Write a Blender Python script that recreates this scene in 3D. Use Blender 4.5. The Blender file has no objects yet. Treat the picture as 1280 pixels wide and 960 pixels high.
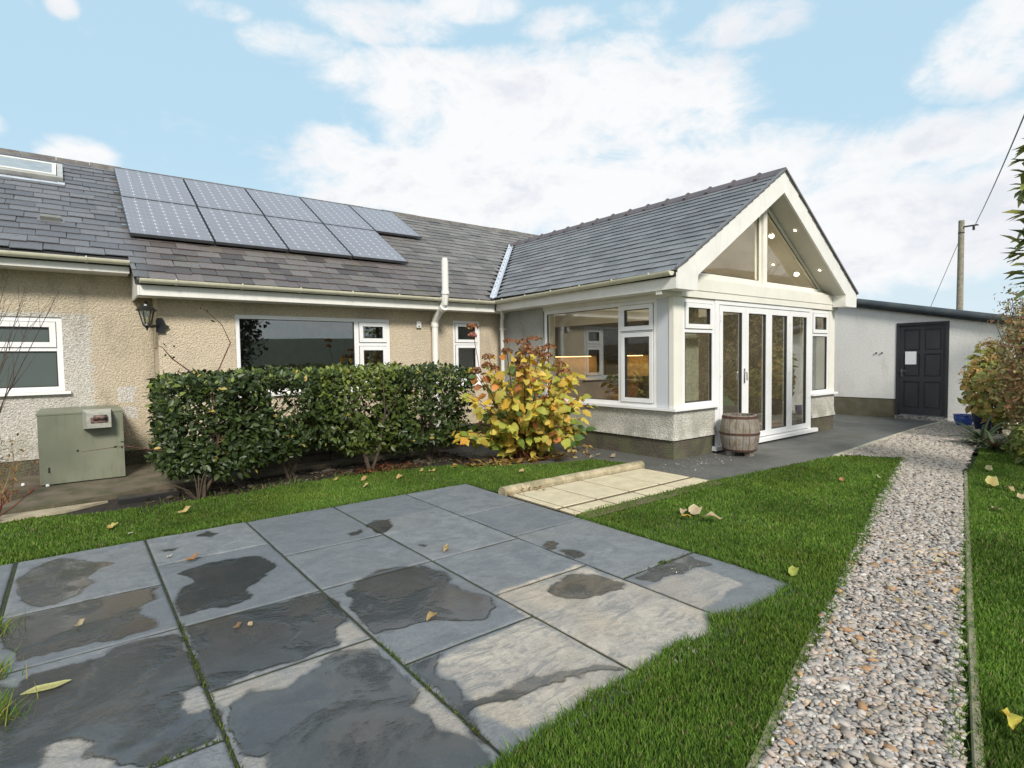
import bpy, math, random
import numpy as np
from mathutils import Vector, Matrix
random.seed(7); RNG = np.random.default_rng(11)
scene = bpy.context.scene
COL = scene.collection
R = math.radians

# ------------------------------------------------------------------ camera
H = 1.4
YAW, PITCH, ROLL, FPX = R(37.88), R(-2.58), R(-0.82), 702.9
Fv = Vector((math.sin(YAW)*math.cos(PITCH), math.cos(YAW)*math.cos(PITCH), math.sin(PITCH)))
Rt = Vector((math.cos(YAW), -math.sin(YAW), 0)); Up = Rt.cross(Fv)
rr = Rt*math.cos(ROLL)+Up*math.sin(ROLL); uu = -Rt*math.sin(ROLL)+Up*math.cos(ROLL)
cam_d = bpy.data.cameras.new('camera'); cam = bpy.data.objects.new('camera', cam_d); COL.objects.link(cam)
M = Matrix((rr, uu, -Fv)).transposed().to_4x4(); M.translation = (0, 0, H)
cam.matrix_world = M
cam_d.sensor_width = 36; cam_d.lens = FPX/1280*36; cam_d.clip_start = 0.05; cam_d.clip_end = 3000
scene.camera = cam
def pxdir(x, y):
    d = Fv*FPX + rr*(x-640) + uu*(480-y); return d.normalized()
def gp(x, y, z=0.0):            # pixel of the 1280x960 photograph -> point on a level surface
    d = pxdir(x, y); t = (z-H)/d.z; return (d.x*t, d.y*t)

# ------------------------------------------------------------------ light
SUN = Vector((-0.34, -0.78, 0.62)).normalized()
el = math.asin(SUN.z); az = math.atan2(SUN.x, SUN.y)
world = bpy.data.worlds.new('World'); scene.world = world; world.use_nodes = True
nt = world.node_tree; nt.nodes.clear()
class NT:
    def __init__(s, tree): s.t = tree
    def n(s, typ, **kw):
        nd = s.t.nodes.new(typ)
        for k, v in kw.items(): setattr(nd, k, v)
        return nd
    def put(s, sock, v):
        if isinstance(v, bpy.types.NodeSocket): s.t.links.new(v, sock)
        elif isinstance(v, (tuple, list)) and len(v) == 3 and sock.type == 'RGBA': sock.default_value = (*v, 1)
        else: sock.default_value = v
    def m(s, op, a, b=None, c=None, clamp=False):
        nd = s.n('ShaderNodeMath', operation=op, use_clamp=clamp)
        s.put(nd.inputs[0], a)
        if b is not None: s.put(nd.inputs[1], b)
        if c is not None: s.put(nd.inputs[2], c)
        return nd.outputs[0]
    def mix(s, f, a, b, bt='MIX'):
        nd = s.n('ShaderNodeMix', data_type='RGBA', blend_type=bt)
        s.put(nd.inputs[0], f); s.put(nd.inputs[6], a); s.put(nd.inputs[7], b)
        return nd.outputs[2]
    def ramp(s, v, lo, hi, a=0.0, b=1.0, smooth=True):
        nd = s.n('ShaderNodeMapRange', interpolation_type='SMOOTHSTEP' if smooth else 'LINEAR')
        s.put(nd.inputs[0], v); s.put(nd.inputs[1], lo); s.put(nd.inputs[2], hi); s.put(nd.inputs[3], a); s.put(nd.inputs[4], b)
        return nd.outputs[0]
    def noise(s, vec, scale, detail=4, rough=0.55, dist=0.0, out=0):
        nd = s.n('ShaderNodeTexNoise')
        if vec is not None: s.put(nd.inputs['Vector'], vec)
        nd.inputs['Scale'].default_value = scale; nd.inputs['Detail'].default_value = detail
        nd.inputs['Roughness'].default_value = rough; nd.inputs['Distortion'].default_value = dist
        return nd.outputs[out]
    def scalev(s, vec, sc):
        nd = s.n('ShaderNodeMapping'); s.put(nd.inputs[0], vec); nd.inputs['Scale'].default_value = sc
        return nd.outputs[0]
w = NT(nt)
sky = w.n('ShaderNodeTexSky', sky_type='NISHITA', sun_disc=False, sun_elevation=el, sun_rotation=az, air_density=1.0, dust_density=1.5, ozone_density=1.2)
tc = w.n('ShaderNodeTexCoord'); sep = w.n('ShaderNodeSeparateXYZ'); nt.links.new(tc.outputs['Generated'], sep.inputs[0])
X_, Y_, Z_ = sep.outputs
AZ = w.m('ARCTAN2', X_, Y_); EL = w.m('ARCSINE', Z_)
blobs = [(660,150,215,78,1),(520,105,120,42,.95),(840,140,110,60,.9),(600,235,210,70,1),(820,240,240,70,1),(1150,215,170,64,1),(1110,265,230,60,1),(1280,190,100,65,1),
         (1235,70,100,55,.75),(1265,20,70,50,.7),(97,195,48,26,.95),(-60,150,60,30,.8),(372,55,70,30,.72),(470,28,100,30,.66),(940,32,70,24,.5),(765,62,60,26,.6),(430,195,60,40,.8),(590,12,60,20,.66),(805,18,45,18,.5),(77,6,18,16,.6),
         (1000,330,330,46,.9),(560,300,150,40,.85),(300,20,60,14,.45),(700,30,60,20,.5)]
dens = None
for (bx, by, rx, ry, st_) in blobs:
    d = pxdir(bx, by); a0 = math.atan2(d.x, d.y); e0 = math.asin(d.z)
    d2 = pxdir(bx+rx, by); ra = abs(math.atan2(d2.x, d2.y)-a0)+1e-3; d3 = pxdir(bx, by-ry); re = abs(math.asin(d3.z)-e0)+1e-3
    q = w.m('ADD', w.m('POWER', w.m('ABSOLUTE', w.m('DIVIDE', w.m('SUBTRACT', AZ, a0), ra)), 2.0), w.m('POWER', w.m('ABSOLUTE', w.m('DIVIDE', w.m('SUBTRACT', EL, e0), re)), 2.0))
    b = w.ramp(q, 2.3, 0.0, 0.0, st_)
    dens = b if dens is None else w.m('MAXIMUM', dens, b)
cv = w.scalev(tc.outputs['Generated'], (1.0, 1.0, 1.8))
n1 = w.noise(cv, 5.5, 11, 0.62, 0.35)
n2 = w.noise(cv, 2.2, 4, 0.5, 0.2)
n3 = w.noise(cv, 15.0, 8, 0.65, 0.5)
back = w.ramp(w.m('ABSOLUTE', w.m('SUBTRACT', AZ, YAW)), 0.95, 1.5)       # away from the view the clouds carry on as noise
dens = w.m('MAXIMUM', dens, w.m('MULTIPLY', back, w.ramp(n2, 0.36, 0.58)))
dd_ = w.m('ADD', w.m('MULTIPLY', dens, 0.95), w.m('ADD', w.m('MULTIPLY', w.m('SUBTRACT', n1, 0.5), 1.9), w.m('MULTIPLY', w.m('SUBTRACT', n3, 0.5), 0.8)))
mask = w.ramp(dd_, 0.20, 0.84)
hor = w.ramp(EL, 0.34, 0.0)
shade = w.ramp(w.m('ADD', w.m('MULTIPLY', n1, 0.7), w.m('ADD', w.m('MULTIPLY', n2, 0.5), w.m('MULTIPLY', w.ramp(dd_, 0.8, 1.3), 0.12))), 0.56, 0.82)
SKYS = 0.10; G_ = 0.66
bluec = w.mix(0.88, w.mix(1.0, sky.outputs[0], (SKYS,)*3, 'MULTIPLY'), w.mix(hor, (0.57*G_, 0.82*G_, 0.98*G_), (0.78*G_, 0.92*G_, 1.01*G_)))
cloudc = w.mix(shade, (1.06*G_, 1.05*G_, 1.05*G_), (0.86*G_, 0.88*G_, 0.94*G_))
full = w.mix(w.m('MULTIPLY', mask, 0.93), bluec, cloudc)
bg = w.n('ShaderNodeBackground'); nt.links.new(w.mix(1.0, full, (10.0,)*3, 'MULTIPLY'), bg.inputs[0]); bg.inputs[1].default_value = 0.1
wo = w.n('ShaderNodeOutputWorld'); nt.links.new(bg.outputs[0], wo.inputs[0])
sl = bpy.data.lights.new('sun', 'SUN'); sl.energy = 2.8; sl.angle = R(12); sl.color = (1.0, 0.94, 0.85)
so = bpy.data.objects.new('sun', sl); COL.objects.link(so); so.rotation_euler = (-SUN).to_track_quat('-Z', 'Y').to_euler(); so.location = (0, -10, 20)
scene.view_settings.view_transform = 'Standard'; scene.view_settings.look = 'None'
scene.view_settings.exposure = 0.52; scene.view_settings.gamma = 1; scene.view_settings.use_curve_mapping = False
scene.cycles.use_denoising = True
scene.cycles.max_bounces = 8; scene.cycles.transparent_max_bounces = 16

# ------------------------------------------------------------------ helpers
def tag(o, label=None, cat=None, group=None, kind=None):
    if label: o['label'] = label
    if cat: o['category'] = cat
    if group: o['group'] = group
    if kind: o['kind'] = kind
    return o
def empty(name, loc=(0, 0, 0), label=None, cat=None, group=None, rz=0):
    o = bpy.data.objects.new(name, None); COL.objects.link(o); o.location = loc; o.rotation_euler = (0, 0, rz); o.empty_display_size = 0.1
    return tag(o, label, cat, group)
def root_loc(p):
    v = Vector((0, 0, 0))
    while p is not None: v += p.location; p = p.parent
    return v
def npmesh(name, V, F, mat, parent=None, attrs=None, smooth=False, local=False):
    V = np.asarray(V, dtype=np.float32).reshape(-1, 3)
    if parent is not None and not local: V = V - np.array(root_loc(parent), dtype=np.float32)
    me = bpy.data.meshes.new(name)
    if isinstance(F, np.ndarray):
        k = F.shape[1]; n = F.shape[0]
        me.vertices.add(len(V)); me.vertices.foreach_set('co', V.ravel())
        me.loops.add(n*k); me.loops.foreach_set('vertex_index', F.astype(np.int32).ravel())
        me.polygons.add(n); me.polygons.foreach_set('loop_start', np.arange(0, n*k, k, dtype=np.int32))
        me.update(calc_edges=True)
    else:
        me.from_pydata(V.tolist(), [], F); me.update()
    if smooth: me.polygons.foreach_set('use_smooth', [True]*len(me.polygons))
    for k_, a in (attrs or {}).items():
        a = np.asarray(a, dtype=np.float32)
        if a.ndim == 1: at = me.attributes.new(k_, 'FLOAT', 'POINT'); at.data.foreach_set('value', a)
        else:
            if a.shape[1] == 3: a = np.concatenate([a, np.ones((len(a), 1), np.float32)], 1)
            at = me.attributes.new(k_, 'FLOAT_COLOR', 'POINT'); at.data.foreach_set('color', a.ravel())
    if mat: me.materials.append(mat)
    o = bpy.data.objects.new(name, me); COL.objects.link(o)
    if parent is not None: o.parent = parent
    return o
class MB:
    def __init__(s, xf=None): s.v = []; s.f = []; s.xf = xf
    def add(s, vs, fs):
        b = len(s.v)
        s.v += [tuple(s.xf(*p)) if s.xf else tuple(p) for p in vs]; s.f += [[i+b for i in f] for f in fs]; return s
    def box(s, x0, x1, y0, y1, z0, z1, bev=0.0):
        if bev <= 0:
            return s.add([(x0,y0,z0),(x1,y0,z0),(x1,y1,z0),(x0,y1,z0),(x0,y0,z1),(x1,y0,z1),(x1,y1,z1),(x0,y1,z1)],
                  [(3,2,1,0),(4,5,6,7),(0,1,5,4),(1,2,6,5),(2,3,7,6),(3,0,4,7)])
        b = bev
        vs = []; 
        for z, i in ((z0, 0), (z1-b, 0), (z1, b)):
            vs += [(x0+i,y0+i,z),(x1-i,y0+i,z),(x1-i,y1-i,z),(x0+i,y1-i,z)]
        fs = [(3,2,1,0),(8,9,10,11)]
        for k in (0, 4):
            for j in range(4): fs.append((k+j, k+(j+1)%4, k+4+(j+1)%4, k+4+j))
        return s.add(vs, fs)
    def prism(s, poly, axis, a, b):          # poly in the two other axes
        n = len(poly)
        def P(p, t): return {'x': (t, p[0], p[1]), 'y': (p[0], t, p[1]), 'z': (p[0], p[1], t)}[axis]
        vs = [P(p, a) for p in poly]+[P(p, b) for p in poly]
        fs = [tuple(range(n))[::-1], tuple(range(n, 2*n))]+[(i, (i+1)%n, n+(i+1)%n, n+i) for i in range(n)]
        return s.add(vs, fs)
    def ring(s, u0, u1, v0, v1, wd, d0, d1):   # frame in local (u, d, v)
        s.box(u0, u0+wd, d0, d1, v0, v1); s.box(u1-wd, u1, d0, d1, v0, v1)
        s.box(u0+wd, u1-wd, d0, d1, v0, v0+wd); s.box(u0+wd, u1-wd, d0, d1, v1-wd, v1); return s
    def tube(s, pts, rad, n=8, cap=True):
        pts = [Vector(p) for p in pts]; m = len(pts)
        if not hasattr(rad, '__len__'): rad = [rad]*m
        vs = []; prev = None
        for i, p in enumerate(pts):
            t = (pts[min(i+1, m-1)]-pts[max(i-1, 0)]).normalized()
            if prev is None: a = t.orthogonal().normalized()
            else: a = (prev - t*prev.dot(t)).normalized()
            prev = a; b = t.cross(a)
            for k in range(n):
                an = 2*math.pi*k/n; vs.append(tuple(p+(a*math.cos(an)+b*math.sin(an))*rad[i]))
        fs = [(i*n+k, i*n+(k+1)%n, (i+1)*n+(k+1)%n, (i+1)*n+k) for i in range(m-1) for k in range(n)]
        if cap: fs += [tuple(range(n))[::-1], tuple(range((m-1)*n, m*n))]
        return s.add(vs, fs)
    def lathe(s, prof, c, n=24, cap=True):
        vs = []
        for r_, z in prof:
            for k in range(n):
                a = 2*math.pi*k/n; vs.append((c[0]+r_*math.cos(a), c[1]+r_*math.sin(a), c[2]+z))
        m = len(prof)
        fs = [(i*n+k, i*n+(k+1)%n, (i+1)*n+(k+1)%n, (i+1)*n+k) for i in range(m-1) for k in range(n)]
        if cap: fs += [tuple(range(n))[::-1], tuple(range((m-1)*n, m*n))]
        return s.add(vs, fs)
    def build(s, name, mat, parent=None, smooth=False, **kw):
        o = npmesh(name, s.v, s.f, mat, parent, smooth=False, **kw)
        if smooth:
            o.data.polygons.foreach_set('use_smooth', [True]*len(o.data.polygons))
            try: o.data.set_sharp_from_angle(angle=R(40))
            except Exception: pass
        return o
def structure(o, label=None): o['kind'] = 'structure'; return o

# ------------------------------------------------------------------ materials
def newmat(name):
    m = bpy.data.materials.new(name); m.use_nodes = True; t = m.node_tree; t.nodes.clear()
    k = NT(t); out = k.n('ShaderNodeOutputMaterial'); b = k.n('ShaderNodeBsdfPrincipled'); t.links.new(b.outputs[0], out.inputs[0])
    geo = k.n('ShaderNodeNewGeometry'); k.pos = geo.outputs['Position']; k.geo = geo; k.b = b; k.out = out; k.mat = m
    return k
def bump(k, h, strength=0.5, dist=0.01):
    nd = k.n('ShaderNodeBump'); nd.inputs['Strength'].default_value = strength; nd.inputs['Distance'].default_value = dist
    k.put(nd.inputs['Height'], h); k.t.links.new(nd.outputs[0], k.b.inputs['Normal']); return nd
def simple(name, c, rough=0.5, c2=None, sc=6, bsc=60, bs=0.15, bd=0.003, metal=0, streak=None, spec=0.5):
    k = newmat(name); n = k.noise(k.pos, sc, 5, 0.6)
    f = k.ramp(n, 0.35, 0.68)
    col = k.mix(f, c, c2 or tuple(x*0.82 for x in c))
    if streak:
        sn = k.noise(k.scalev(k.pos, (9, 9, 1.2)), 2.2, 6, 0.65)
        col = k.mix(k.ramp(sn, 0.52, 0.75, 0, 0.6), col, streak)
    k.put(k.b.inputs['Base Color'], col); k.b.inputs['Roughness'].default_value = rough; k.b.inputs['Metallic'].default_value = metal
    k.b.inputs['Specular IOR Level'].default_value = spec
    if bs: bump(k, k.noise(k.pos, bsc, 3), bs, bd)
    return k.mat
def sepxyz(k, v=None):
    s_ = k.n('ShaderNodeSeparateXYZ'); k.put(s_.inputs[0], v or k.pos); return s_.outputs
def roughcast(name, c, c2, stain, mode=None, amt=0.5):
    k = newmat(name); x, y, z = sepxyz(k)
    vor = k.n('ShaderNodeTexVoronoi'); k.put(vor.inputs['Vector'], k.pos); vor.inputs['Scale'].default_value = 55
    grain = k.noise(k.pos, 38, 6, 0.7)
    col = k.mix(k.ramp(grain, 0.38, 0.62), c2, c)
    spk = k.noise(k.pos, 75, 3, 0.6)
    col = k.mix(k.ramp(spk, 0.60, 0.70, 0, 0.55), col, tuple(q*0.35 for q in c))
    col = k.mix(k.ramp(spk, 0.42, 0.32, 0, 0.5), col, tuple(min(0.75, q*1.5) for q in c))
    if mode == 'left':
        e = k.m('MULTIPLY_ADD', k.noise(k.pos, 5, 5), 0.22, -0.11)
        m1 = k.m('MULTIPLY', k.ramp(k.m('ADD', x, e), 0.22, 0.16), k.ramp(k.m('ADD', z, k.m('MULTIPLY', e, 0.3)), 2.06, 2.03))
        def patch(cx, cz, rx, rz):
            return k.m('MULTIPLY', k.ramp(k.m('ABSOLUTE', k.m('SUBTRACT', k.m('ADD', x, k.m('MULTIPLY', e, 0.5)), cx)), rx, rx-0.01), k.ramp(k.m('ABSOLUTE', k.m('SUBTRACT', k.m('ADD', z, k.m('MULTIPLY', e, 0.5)), cz)), rz, rz-0.01))
        m1 = k.m('MAXIMUM', m1, patch(0.535, 1.0, 0.105, 0.10)); m1 = k.m('MAXIMUM', m1, patch(0.57, 0.76, 0.075, 0.09))
        wc = k.mix(k.ramp(grain, 0.38, 0.62), (0.40, 0.375, 0.33), (0.62, 0.595, 0.545)); wc = k.mix(k.ramp(spk, 0.60, 0.70, 0, 0.5), wc, (0.20, 0.185, 0.16))
        col = k.mix(m1, col, wc)
    sn = k.noise(k.scalev(k.pos, (1.6, 1.6, 0.7)), 1.6, 6, 0.6)
    col = k.mix(k.ramp(sn, 0.45, 0.72, 0, amt), col, stain, 'MIX')
    low = k.m('MULTIPLY', k.ramp(z, 0.75, 0.2), k.ramp(k.noise(k.pos, 4, 5), 0.40, 0.65))
    col = k.mix(k.m('MULTIPLY', low, 0.55), col, (0.13, 0.14, 0.07))
    k.put(k.b.inputs['Base Color'], col); k.b.inputs['Roughness'].default_value = 0.92
    bump(k, k.m('ADD', k.m('MULTIPLY', vor.outputs[0], -1.0), grain), 0.8, 0.014)
    return k.mat
M_tan = roughcast('tan_pebbledash', (0.64, 0.54, 0.40), (0.50, 0.415, 0.30), (0.34, 0.30, 0.235))
M_left = roughcast('patched_pebbledash', (0.55, 0.475, 0.355), (0.43, 0.365, 0.27), (0.22, 0.20, 0.16), 'left', 0.8)
M_ext = roughcast('grey_pebbledash', (0.60, 0.58, 0.52), (0.42, 0.40, 0.35), (0.33, 0.32, 0.28))
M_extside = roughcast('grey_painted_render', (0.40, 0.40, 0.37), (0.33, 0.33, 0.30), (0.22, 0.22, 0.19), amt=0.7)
M_plinth = roughcast('stained_plinth_render', (0.115, 0.095, 0.07), (0.07, 0.06, 0.045), (0.05, 0.055, 0.03), amt=0.8)
M_upvc = simple('white_plastic', (0.80, 0.80, 0.80), 0.28, (0.76, 0.76, 0.75), 3, bs=0)
M_upvc_d = simple('weathered_white_plastic', (0.76, 0.75, 0.71), 0.4, (0.70, 0.69, 0.64), 3, bs=0, streak=(0.60, 0.59, 0.51))
M_cream = simple('cream_painted_board', (0.76, 0.74, 0.66), 0.45, (0.71, 0.69, 0.61), 3, bs=0.05)
M_gutter = simple('cream_gutter_plastic', (0.66, 0.64, 0.50), 0.35, (0.58, 0.56, 0.43), 4, bs=0, streak=(0.40, 0.40, 0.28))
M_greyp = simple('pale_grey_panel', (0.58, 0.60, 0.62), 0.35, (0.55, 0.57, 0.60), 2, bs=0)
M_gasket = simple('black_rubber', (0.02, 0.02, 0.02), 0.5, bs=0)
M_lead = simple('lead_flashing', (0.52, 0.56, 0.62), 0.4, (0.40, 0.43, 0.48), 5, bs=0.2)
M_soil = simple('dark_soil', (0.035, 0.026, 0.017), 0.95, (0.014, 0.011, 0.008), 9, 40, 1.0, 0.04)
M_concrete = simple('mossy_concrete', (0.15, 0.12, 0.085), 0.9, (0.07, 0.068, 0.036), 3.5, 60, 0.5, 0.01)
M_metalg = simple('sage_green_steel', (0.205, 0.215, 0.155), 0.42, (0.165, 0.178, 0.125), 2.2, 120, 0.03, streak=(0.12, 0.125, 0.08))
M_black = simple('black_cast_metal', (0.018, 0.018, 0.018), 0.35, bs=0)
M_darkg = simple('anthracite_door_paint', (0.035, 0.037, 0.042), 0.4, (0.028, 0.03, 0.035), 3, bs=0.03)
M_felt = simple('dark_roofing_felt', (0.035, 0.045, 0.055), 0.7, (0.055, 0.068, 0.07), 5, 60, 0.5, 0.006)
M_chrome = simple('brushed_chrome', (0.6, 0.6, 0.6), 0.25, metal=1.0, bs=0)
M_rust = simple('rusty_iron_band', (0.09, 0.035, 0.02), 0.8, (0.04, 0.02, 0.015), 25, bs=0.4)
M_paper = simple('white_paper', (0.75, 0.76, 0.78), 0.7, (0.7, 0.7, 0.72), 20, bs=0)
M_stem = simple('brown_woody_stem', (0.085, 0.058, 0.036), 0.9, (0.04, 0.03, 0.02), 20, bs=0.4)
M_stemr = simple('reddish_stem', (0.14, 0.05, 0.035), 0.8, (0.08, 0.03, 0.02), 20, bs=0.3)
M_stemg = simple('grey_twig', (0.085, 0.06, 0.045), 0.9, (0.05, 0.035, 0.028), 20, bs=0.3)
M_pole = simple('weathered_timber_pole', (0.30, 0.27, 0.21), 0.9, (0.20, 0.18, 0.14), 8, bs=0.4)
M_room = simple('magnolia_plaster', (0.62, 0.55, 0.42), 0.8, (0.58, 0.52, 0.40), 1, bs=0)
M_ceil = simple('warm_white_plaster', (0.76, 0.73, 0.67), 0.8, (0.60, 0.56, 0.48), 1, bs=0)
M_soffit = simple('painted_soffit', (0.50, 0.49, 0.43), 0.5, (0.47, 0.46, 0.40), 2, bs=0)
M_floorw = simple('oak_floor', (0.28, 0.17, 0.09), 0.35, (0.2, 0.12, 0.06), 6, bs=0)
M_unit = simple('dark_kitchen_unit', (0.06, 0.05, 0.045), 0.4, (0.05, 0.04, 0.035), 3, bs=0)
M_wood = simple('brown_wood_unit', (0.16, 0.075, 0.04), 0.4, (0.11, 0.05, 0.03), 5, bs=0)
M_work = simple('granite_worktop', (0.09, 0.09, 0.095), 0.15, (0.05, 0.05, 0.055), 60, bs=0)
M_blueg = simple('blue_glaze', (0.06, 0.12, 0.45), 0.2, (0.04, 0.08, 0.33), 8, bs=0)
M_navy = simple('navy_glaze', (0.012, 0.018, 0.05), 0.25, bs=0)
M_timber = simple('rough_timber_edging', (0.23, 0.21, 0.13), 0.9, (0.11, 0.125, 0.06), 9, 50, 0.5, 0.01)
M_kerb = simple('sandy_kerb_stone', (0.44, 0.37, 0.24), 0.85, (0.22, 0.19, 0.11), 7, 50, 0.5, 0.008)
M_fabric = simple('rust_red_cushion', (0.25, 0.06, 0.03), 0.9, bs=0)

def emit(name, c, s_):
    k = newmat(name); k.b.inputs['Base Color'].default_value = (*c, 1); k.b.inputs['Emission Color'].default_value = (*c, 1); k.b.inputs['Emission Strength'].default_value = s_; return k.mat
M_lamp = emit('downlight_lamp', (1.0, 0.86, 0.62), 4); M_strip = emit('warm_strip_lamp', (1.0, 0.60, 0.22), 5)
def glass(name, tint=(0.9, 0.93, 0.92), gain=2.0, base=0.05):
    m = bpy.data.materials.new(name); m.use_nodes = True; t = m.node_tree; t.nodes.clear(); k = NT(t)
    out = k.n('ShaderNodeOutputMaterial'); tr = k.n('ShaderNodeBsdfTransparent'); gl = k.n('ShaderNodeBsdfGlossy')
    k.put(tr.inputs[0], (*tint, 1)); gl.inputs['Roughness'].default_value = 0.008; k.put(gl.inputs[0], (0.95, 0.97, 0.97, 1))
    g_ = k.n('ShaderNodeNewGeometry'); dt = k.n('ShaderNodeVectorMath', operation='DOT_PRODUCT'); k.put(dt.inputs[0], g_.outputs['Incoming']); k.put(dt.inputs[1], g_.outputs['Normal'])
    sch = k.m('MULTIPLY_ADD', k.m('POWER', k.m('SUBTRACT', 1.0, k.m('ABSOLUTE', dt.outputs['Value'])), 5.0), 0.95, 0.045)
    tcn = k.n('ShaderNodeTexCoord'); wv = k.noise(tcn.outputs['Object'], 1.3, 2); bp = k.n('ShaderNodeBump'); bp.inputs['Strength'].default_value = 0.02; bp.inputs['Distance'].default_value = 0.01
    k.put(bp.inputs['Height'], wv); k.put(gl.inputs['Normal'], bp.outputs[0])
    mx = k.n('ShaderNodeMixShader'); k.put(mx.inputs[0], k.m('MULTIPLY_ADD', sch, gain, base, clamp=True))
    k.put(mx.inputs[1], tr.outputs[0]); k.put(mx.inputs[2], gl.outputs[0]); k.put(out.inputs[0], mx.outputs[0]); return m
M_glass = glass('window_glass', gain=2.2, base=0.03)
M_glassd = glass('door_glass', gain=3.2, base=0.08)
M_glassg = glass('gable_glass', gain=1.0, base=0.0)
k = newmat('obscured_glass'); k.put(k.b.inputs['Base Color'], (0.085, 0.105, 0.10, 1)); k.b.inputs['Roughness'].default_value = 0.22
bump(k, k.noise(k.pos, 60, 2), 0.15, 0.003); M_obsc = k.mat
def slatemat(name, kind):
    k = newmat(name)
    oi = k.n('ShaderNodeObjectInfo'); rnd = k.m('FRACT', k.m('ADD', oi.outputs['Random'], k.m('MULTIPLY', k.geo.outputs['Random Per Island'], 7.31)))
    rnd2 = k.m('FRACT', k.m('MULTIPLY', rnd, 13.7)); x, y, z = sepxyz(k)
    n = k.noise(k.pos, 3, 6, 0.65); fine = k.noise(k.pos, 30, 5, 0.7)
    if kind == 'ext':
        col = k.mix(rnd, (0.125, 0.125, 0.13), (0.205, 0.205, 0.21)); col = k.mix(k.ramp(rnd2, 0.8, 1.0, 0, 0.5), col, (0.12, 0.10, 0.105))
        rough = 0.40
    else:
        blue = k.mix(rnd, (0.105, 0.106, 0.118), (0.17, 0.17, 0.182))
        old = k.mix(rnd, (0.065, 0.053, 0.050), (0.165, 0.140, 0.132)); old = k.mix(k.ramp(rnd2, 0.72, 0.95, 0, 0.7), old, (0.17, 0.16, 0.145))
        old = k.mix(k.ramp(n, 0.52, 0.72, 0, 0.75), old, (0.13, 0.125, 0.075))
        lich = k.ramp(k.noise(k.pos, 7, 6, 0.7), 0.64, 0.70, 0, 0.85); old = k.mix(lich, old, (0.34, 0.33, 0.26))
        f = k.ramp(k.m('ADD', x, k.m('MULTIPLY_ADD', n, 0.5, -0.25)), 0.55, 0.95)
        col = k.mix(f, blue, old); rough = 0.5
        col = k.mix(k.ramp(k.m('ADD', x, k.m('MULTIPLY', k.m('SUBTRACT', z, 3.3), 0.9)), 4.6, 6.4, 0, 0.55), col, k.mix(rnd, (0.15, 0.143, 0.135), (0.25, 0.24, 0.225)))
    col = k.mix(k.ramp(fine, 0.4, 0.65, 0, 0.35), col, (0.055, 0.055, 0.058))
    k.put(k.b.inputs['Base Color'], col); k.put(k.b.inputs['Roughness'], k.m('MULTIPLY_ADD', fine, 0.3, rough-0.12))
    bump(k, fine, 0.35, 0.006); return k.mat
M_slate = slatemat('old_slate', 'main'); M_slate_e = slatemat('new_slate', 'ext')
M_ridge = simple('ridge_clay', (0.10, 0.085, 0.08), 0.75, (0.17, 0.16, 0.14), 7, 40, 0.6, 0.01)
M_ridge_e = simple('purple_ridge_clay', (0.115, 0.095, 0.10), 0.55, (0.09, 0.078, 0.082), 7, 40, 0.3, 0.006)
# solar cells
k = newmat('solar_glass'); uv = k.n('ShaderNodeAttribute'); uv.attribute_name = 'cell'; a, b_, _ = sepxyz(k, uv.outputs['Vector'])
fa = k.m('ABSOLUTE', k.m('SUBTRACT', k.m('FRACT', k.m('ADD', a, 0.5)), 0.5)); fb = k.m('ABSOLUTE', k.m('SUBTRACT', k.m('FRACT', k.m('ADD', b_, 0.5)), 0.5))
dia = k.ramp(k.m('ADD', fa, fb), 0.15, 0.09); line = k.m('MAXIMUM', k.ramp(fa, 0.025, 0.012), k.ramp(fb, 0.02, 0.01))
bus = k.ramp(k.m('ABSOLUTE', k.m('SUBTRACT', k.m('FRACT', k.m('MULTIPLY', a, 3.0)), 0.5)), 0.05, 0.02)
nz = k.noise(k.pos, 1.2, 4)
cc = k.mix(nz, (0.16, 0.152, 0.172), (0.215, 0.205, 0.225)); cc = k.mix(k.m('MULTIPLY', bus, 0.3), cc, (0.4, 0.4, 0.45))
cc = k.mix(k.m('MULTIPLY', line, 0.45), cc, (0.5, 0.5, 0.56)); cc = k.mix(k.m('MULTIPLY', dia, 0.85), cc, (0.66, 0.66, 0.72))
k.put(k.b.inputs['Base Color'], cc); k.b.inputs['Roughness'].default_value = 0.16; M_solar = k.mat
# tarmac
k = newmat('wet_tarmac'); n = k.noise(k.pos, 1.6, 5, 0.6); f = k.noise(k.pos, 90, 4, 0.7)
col = k.mix(k.ramp(f, 0.35, 0.68), (0.05, 0.05, 0.047), (0.17, 0.167, 0.155)); col = k.mix(k.ramp(n, 0.45, 0.7, 0, 0.5), col, (0.045, 0.055, 0.035))
k.put(k.b.inputs['Base Color'], col); k.put(k.b.inputs['Roughness'], k.ramp(n, 0.35, 0.65, 0.5, 0.8)); bump(k, f, 0.5, 0.008); M_tarmac = k.mat
# ground grass (under blades / far field)
def turf(name, a, b, c):
    k = newmat(name); n = k.noise(k.pos, 0.9, 5, 0.6); f = k.noise(k.pos, 45, 5, 0.7)
    col = k.mix(k.ramp(n, 0.35, 0.65), a, b); col = k.mix(k.ramp(f, 0.4, 0.66), col, c)
    k.put(k.b.inputs['Base Color'], col); k.b.inputs['Roughness'].default_value = 0.95; bump(k, f, 0.6, 0.02); return k.mat
M_turf = turf('lawn_thatch', (0.05, 0.085, 0.018), (0.075, 0.105, 0.022), (0.03, 0.045, 0.014))
M_field = turf('field_grass', (0.05, 0.085, 0.02), (0.075, 0.11, 0.03), (0.04, 0.06, 0.018))
M_hill = turf('hill_pasture', (0.030, 0.05, 0.022), (0.045, 0.065, 0.028), (0.022, 0.035, 0.018))
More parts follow.
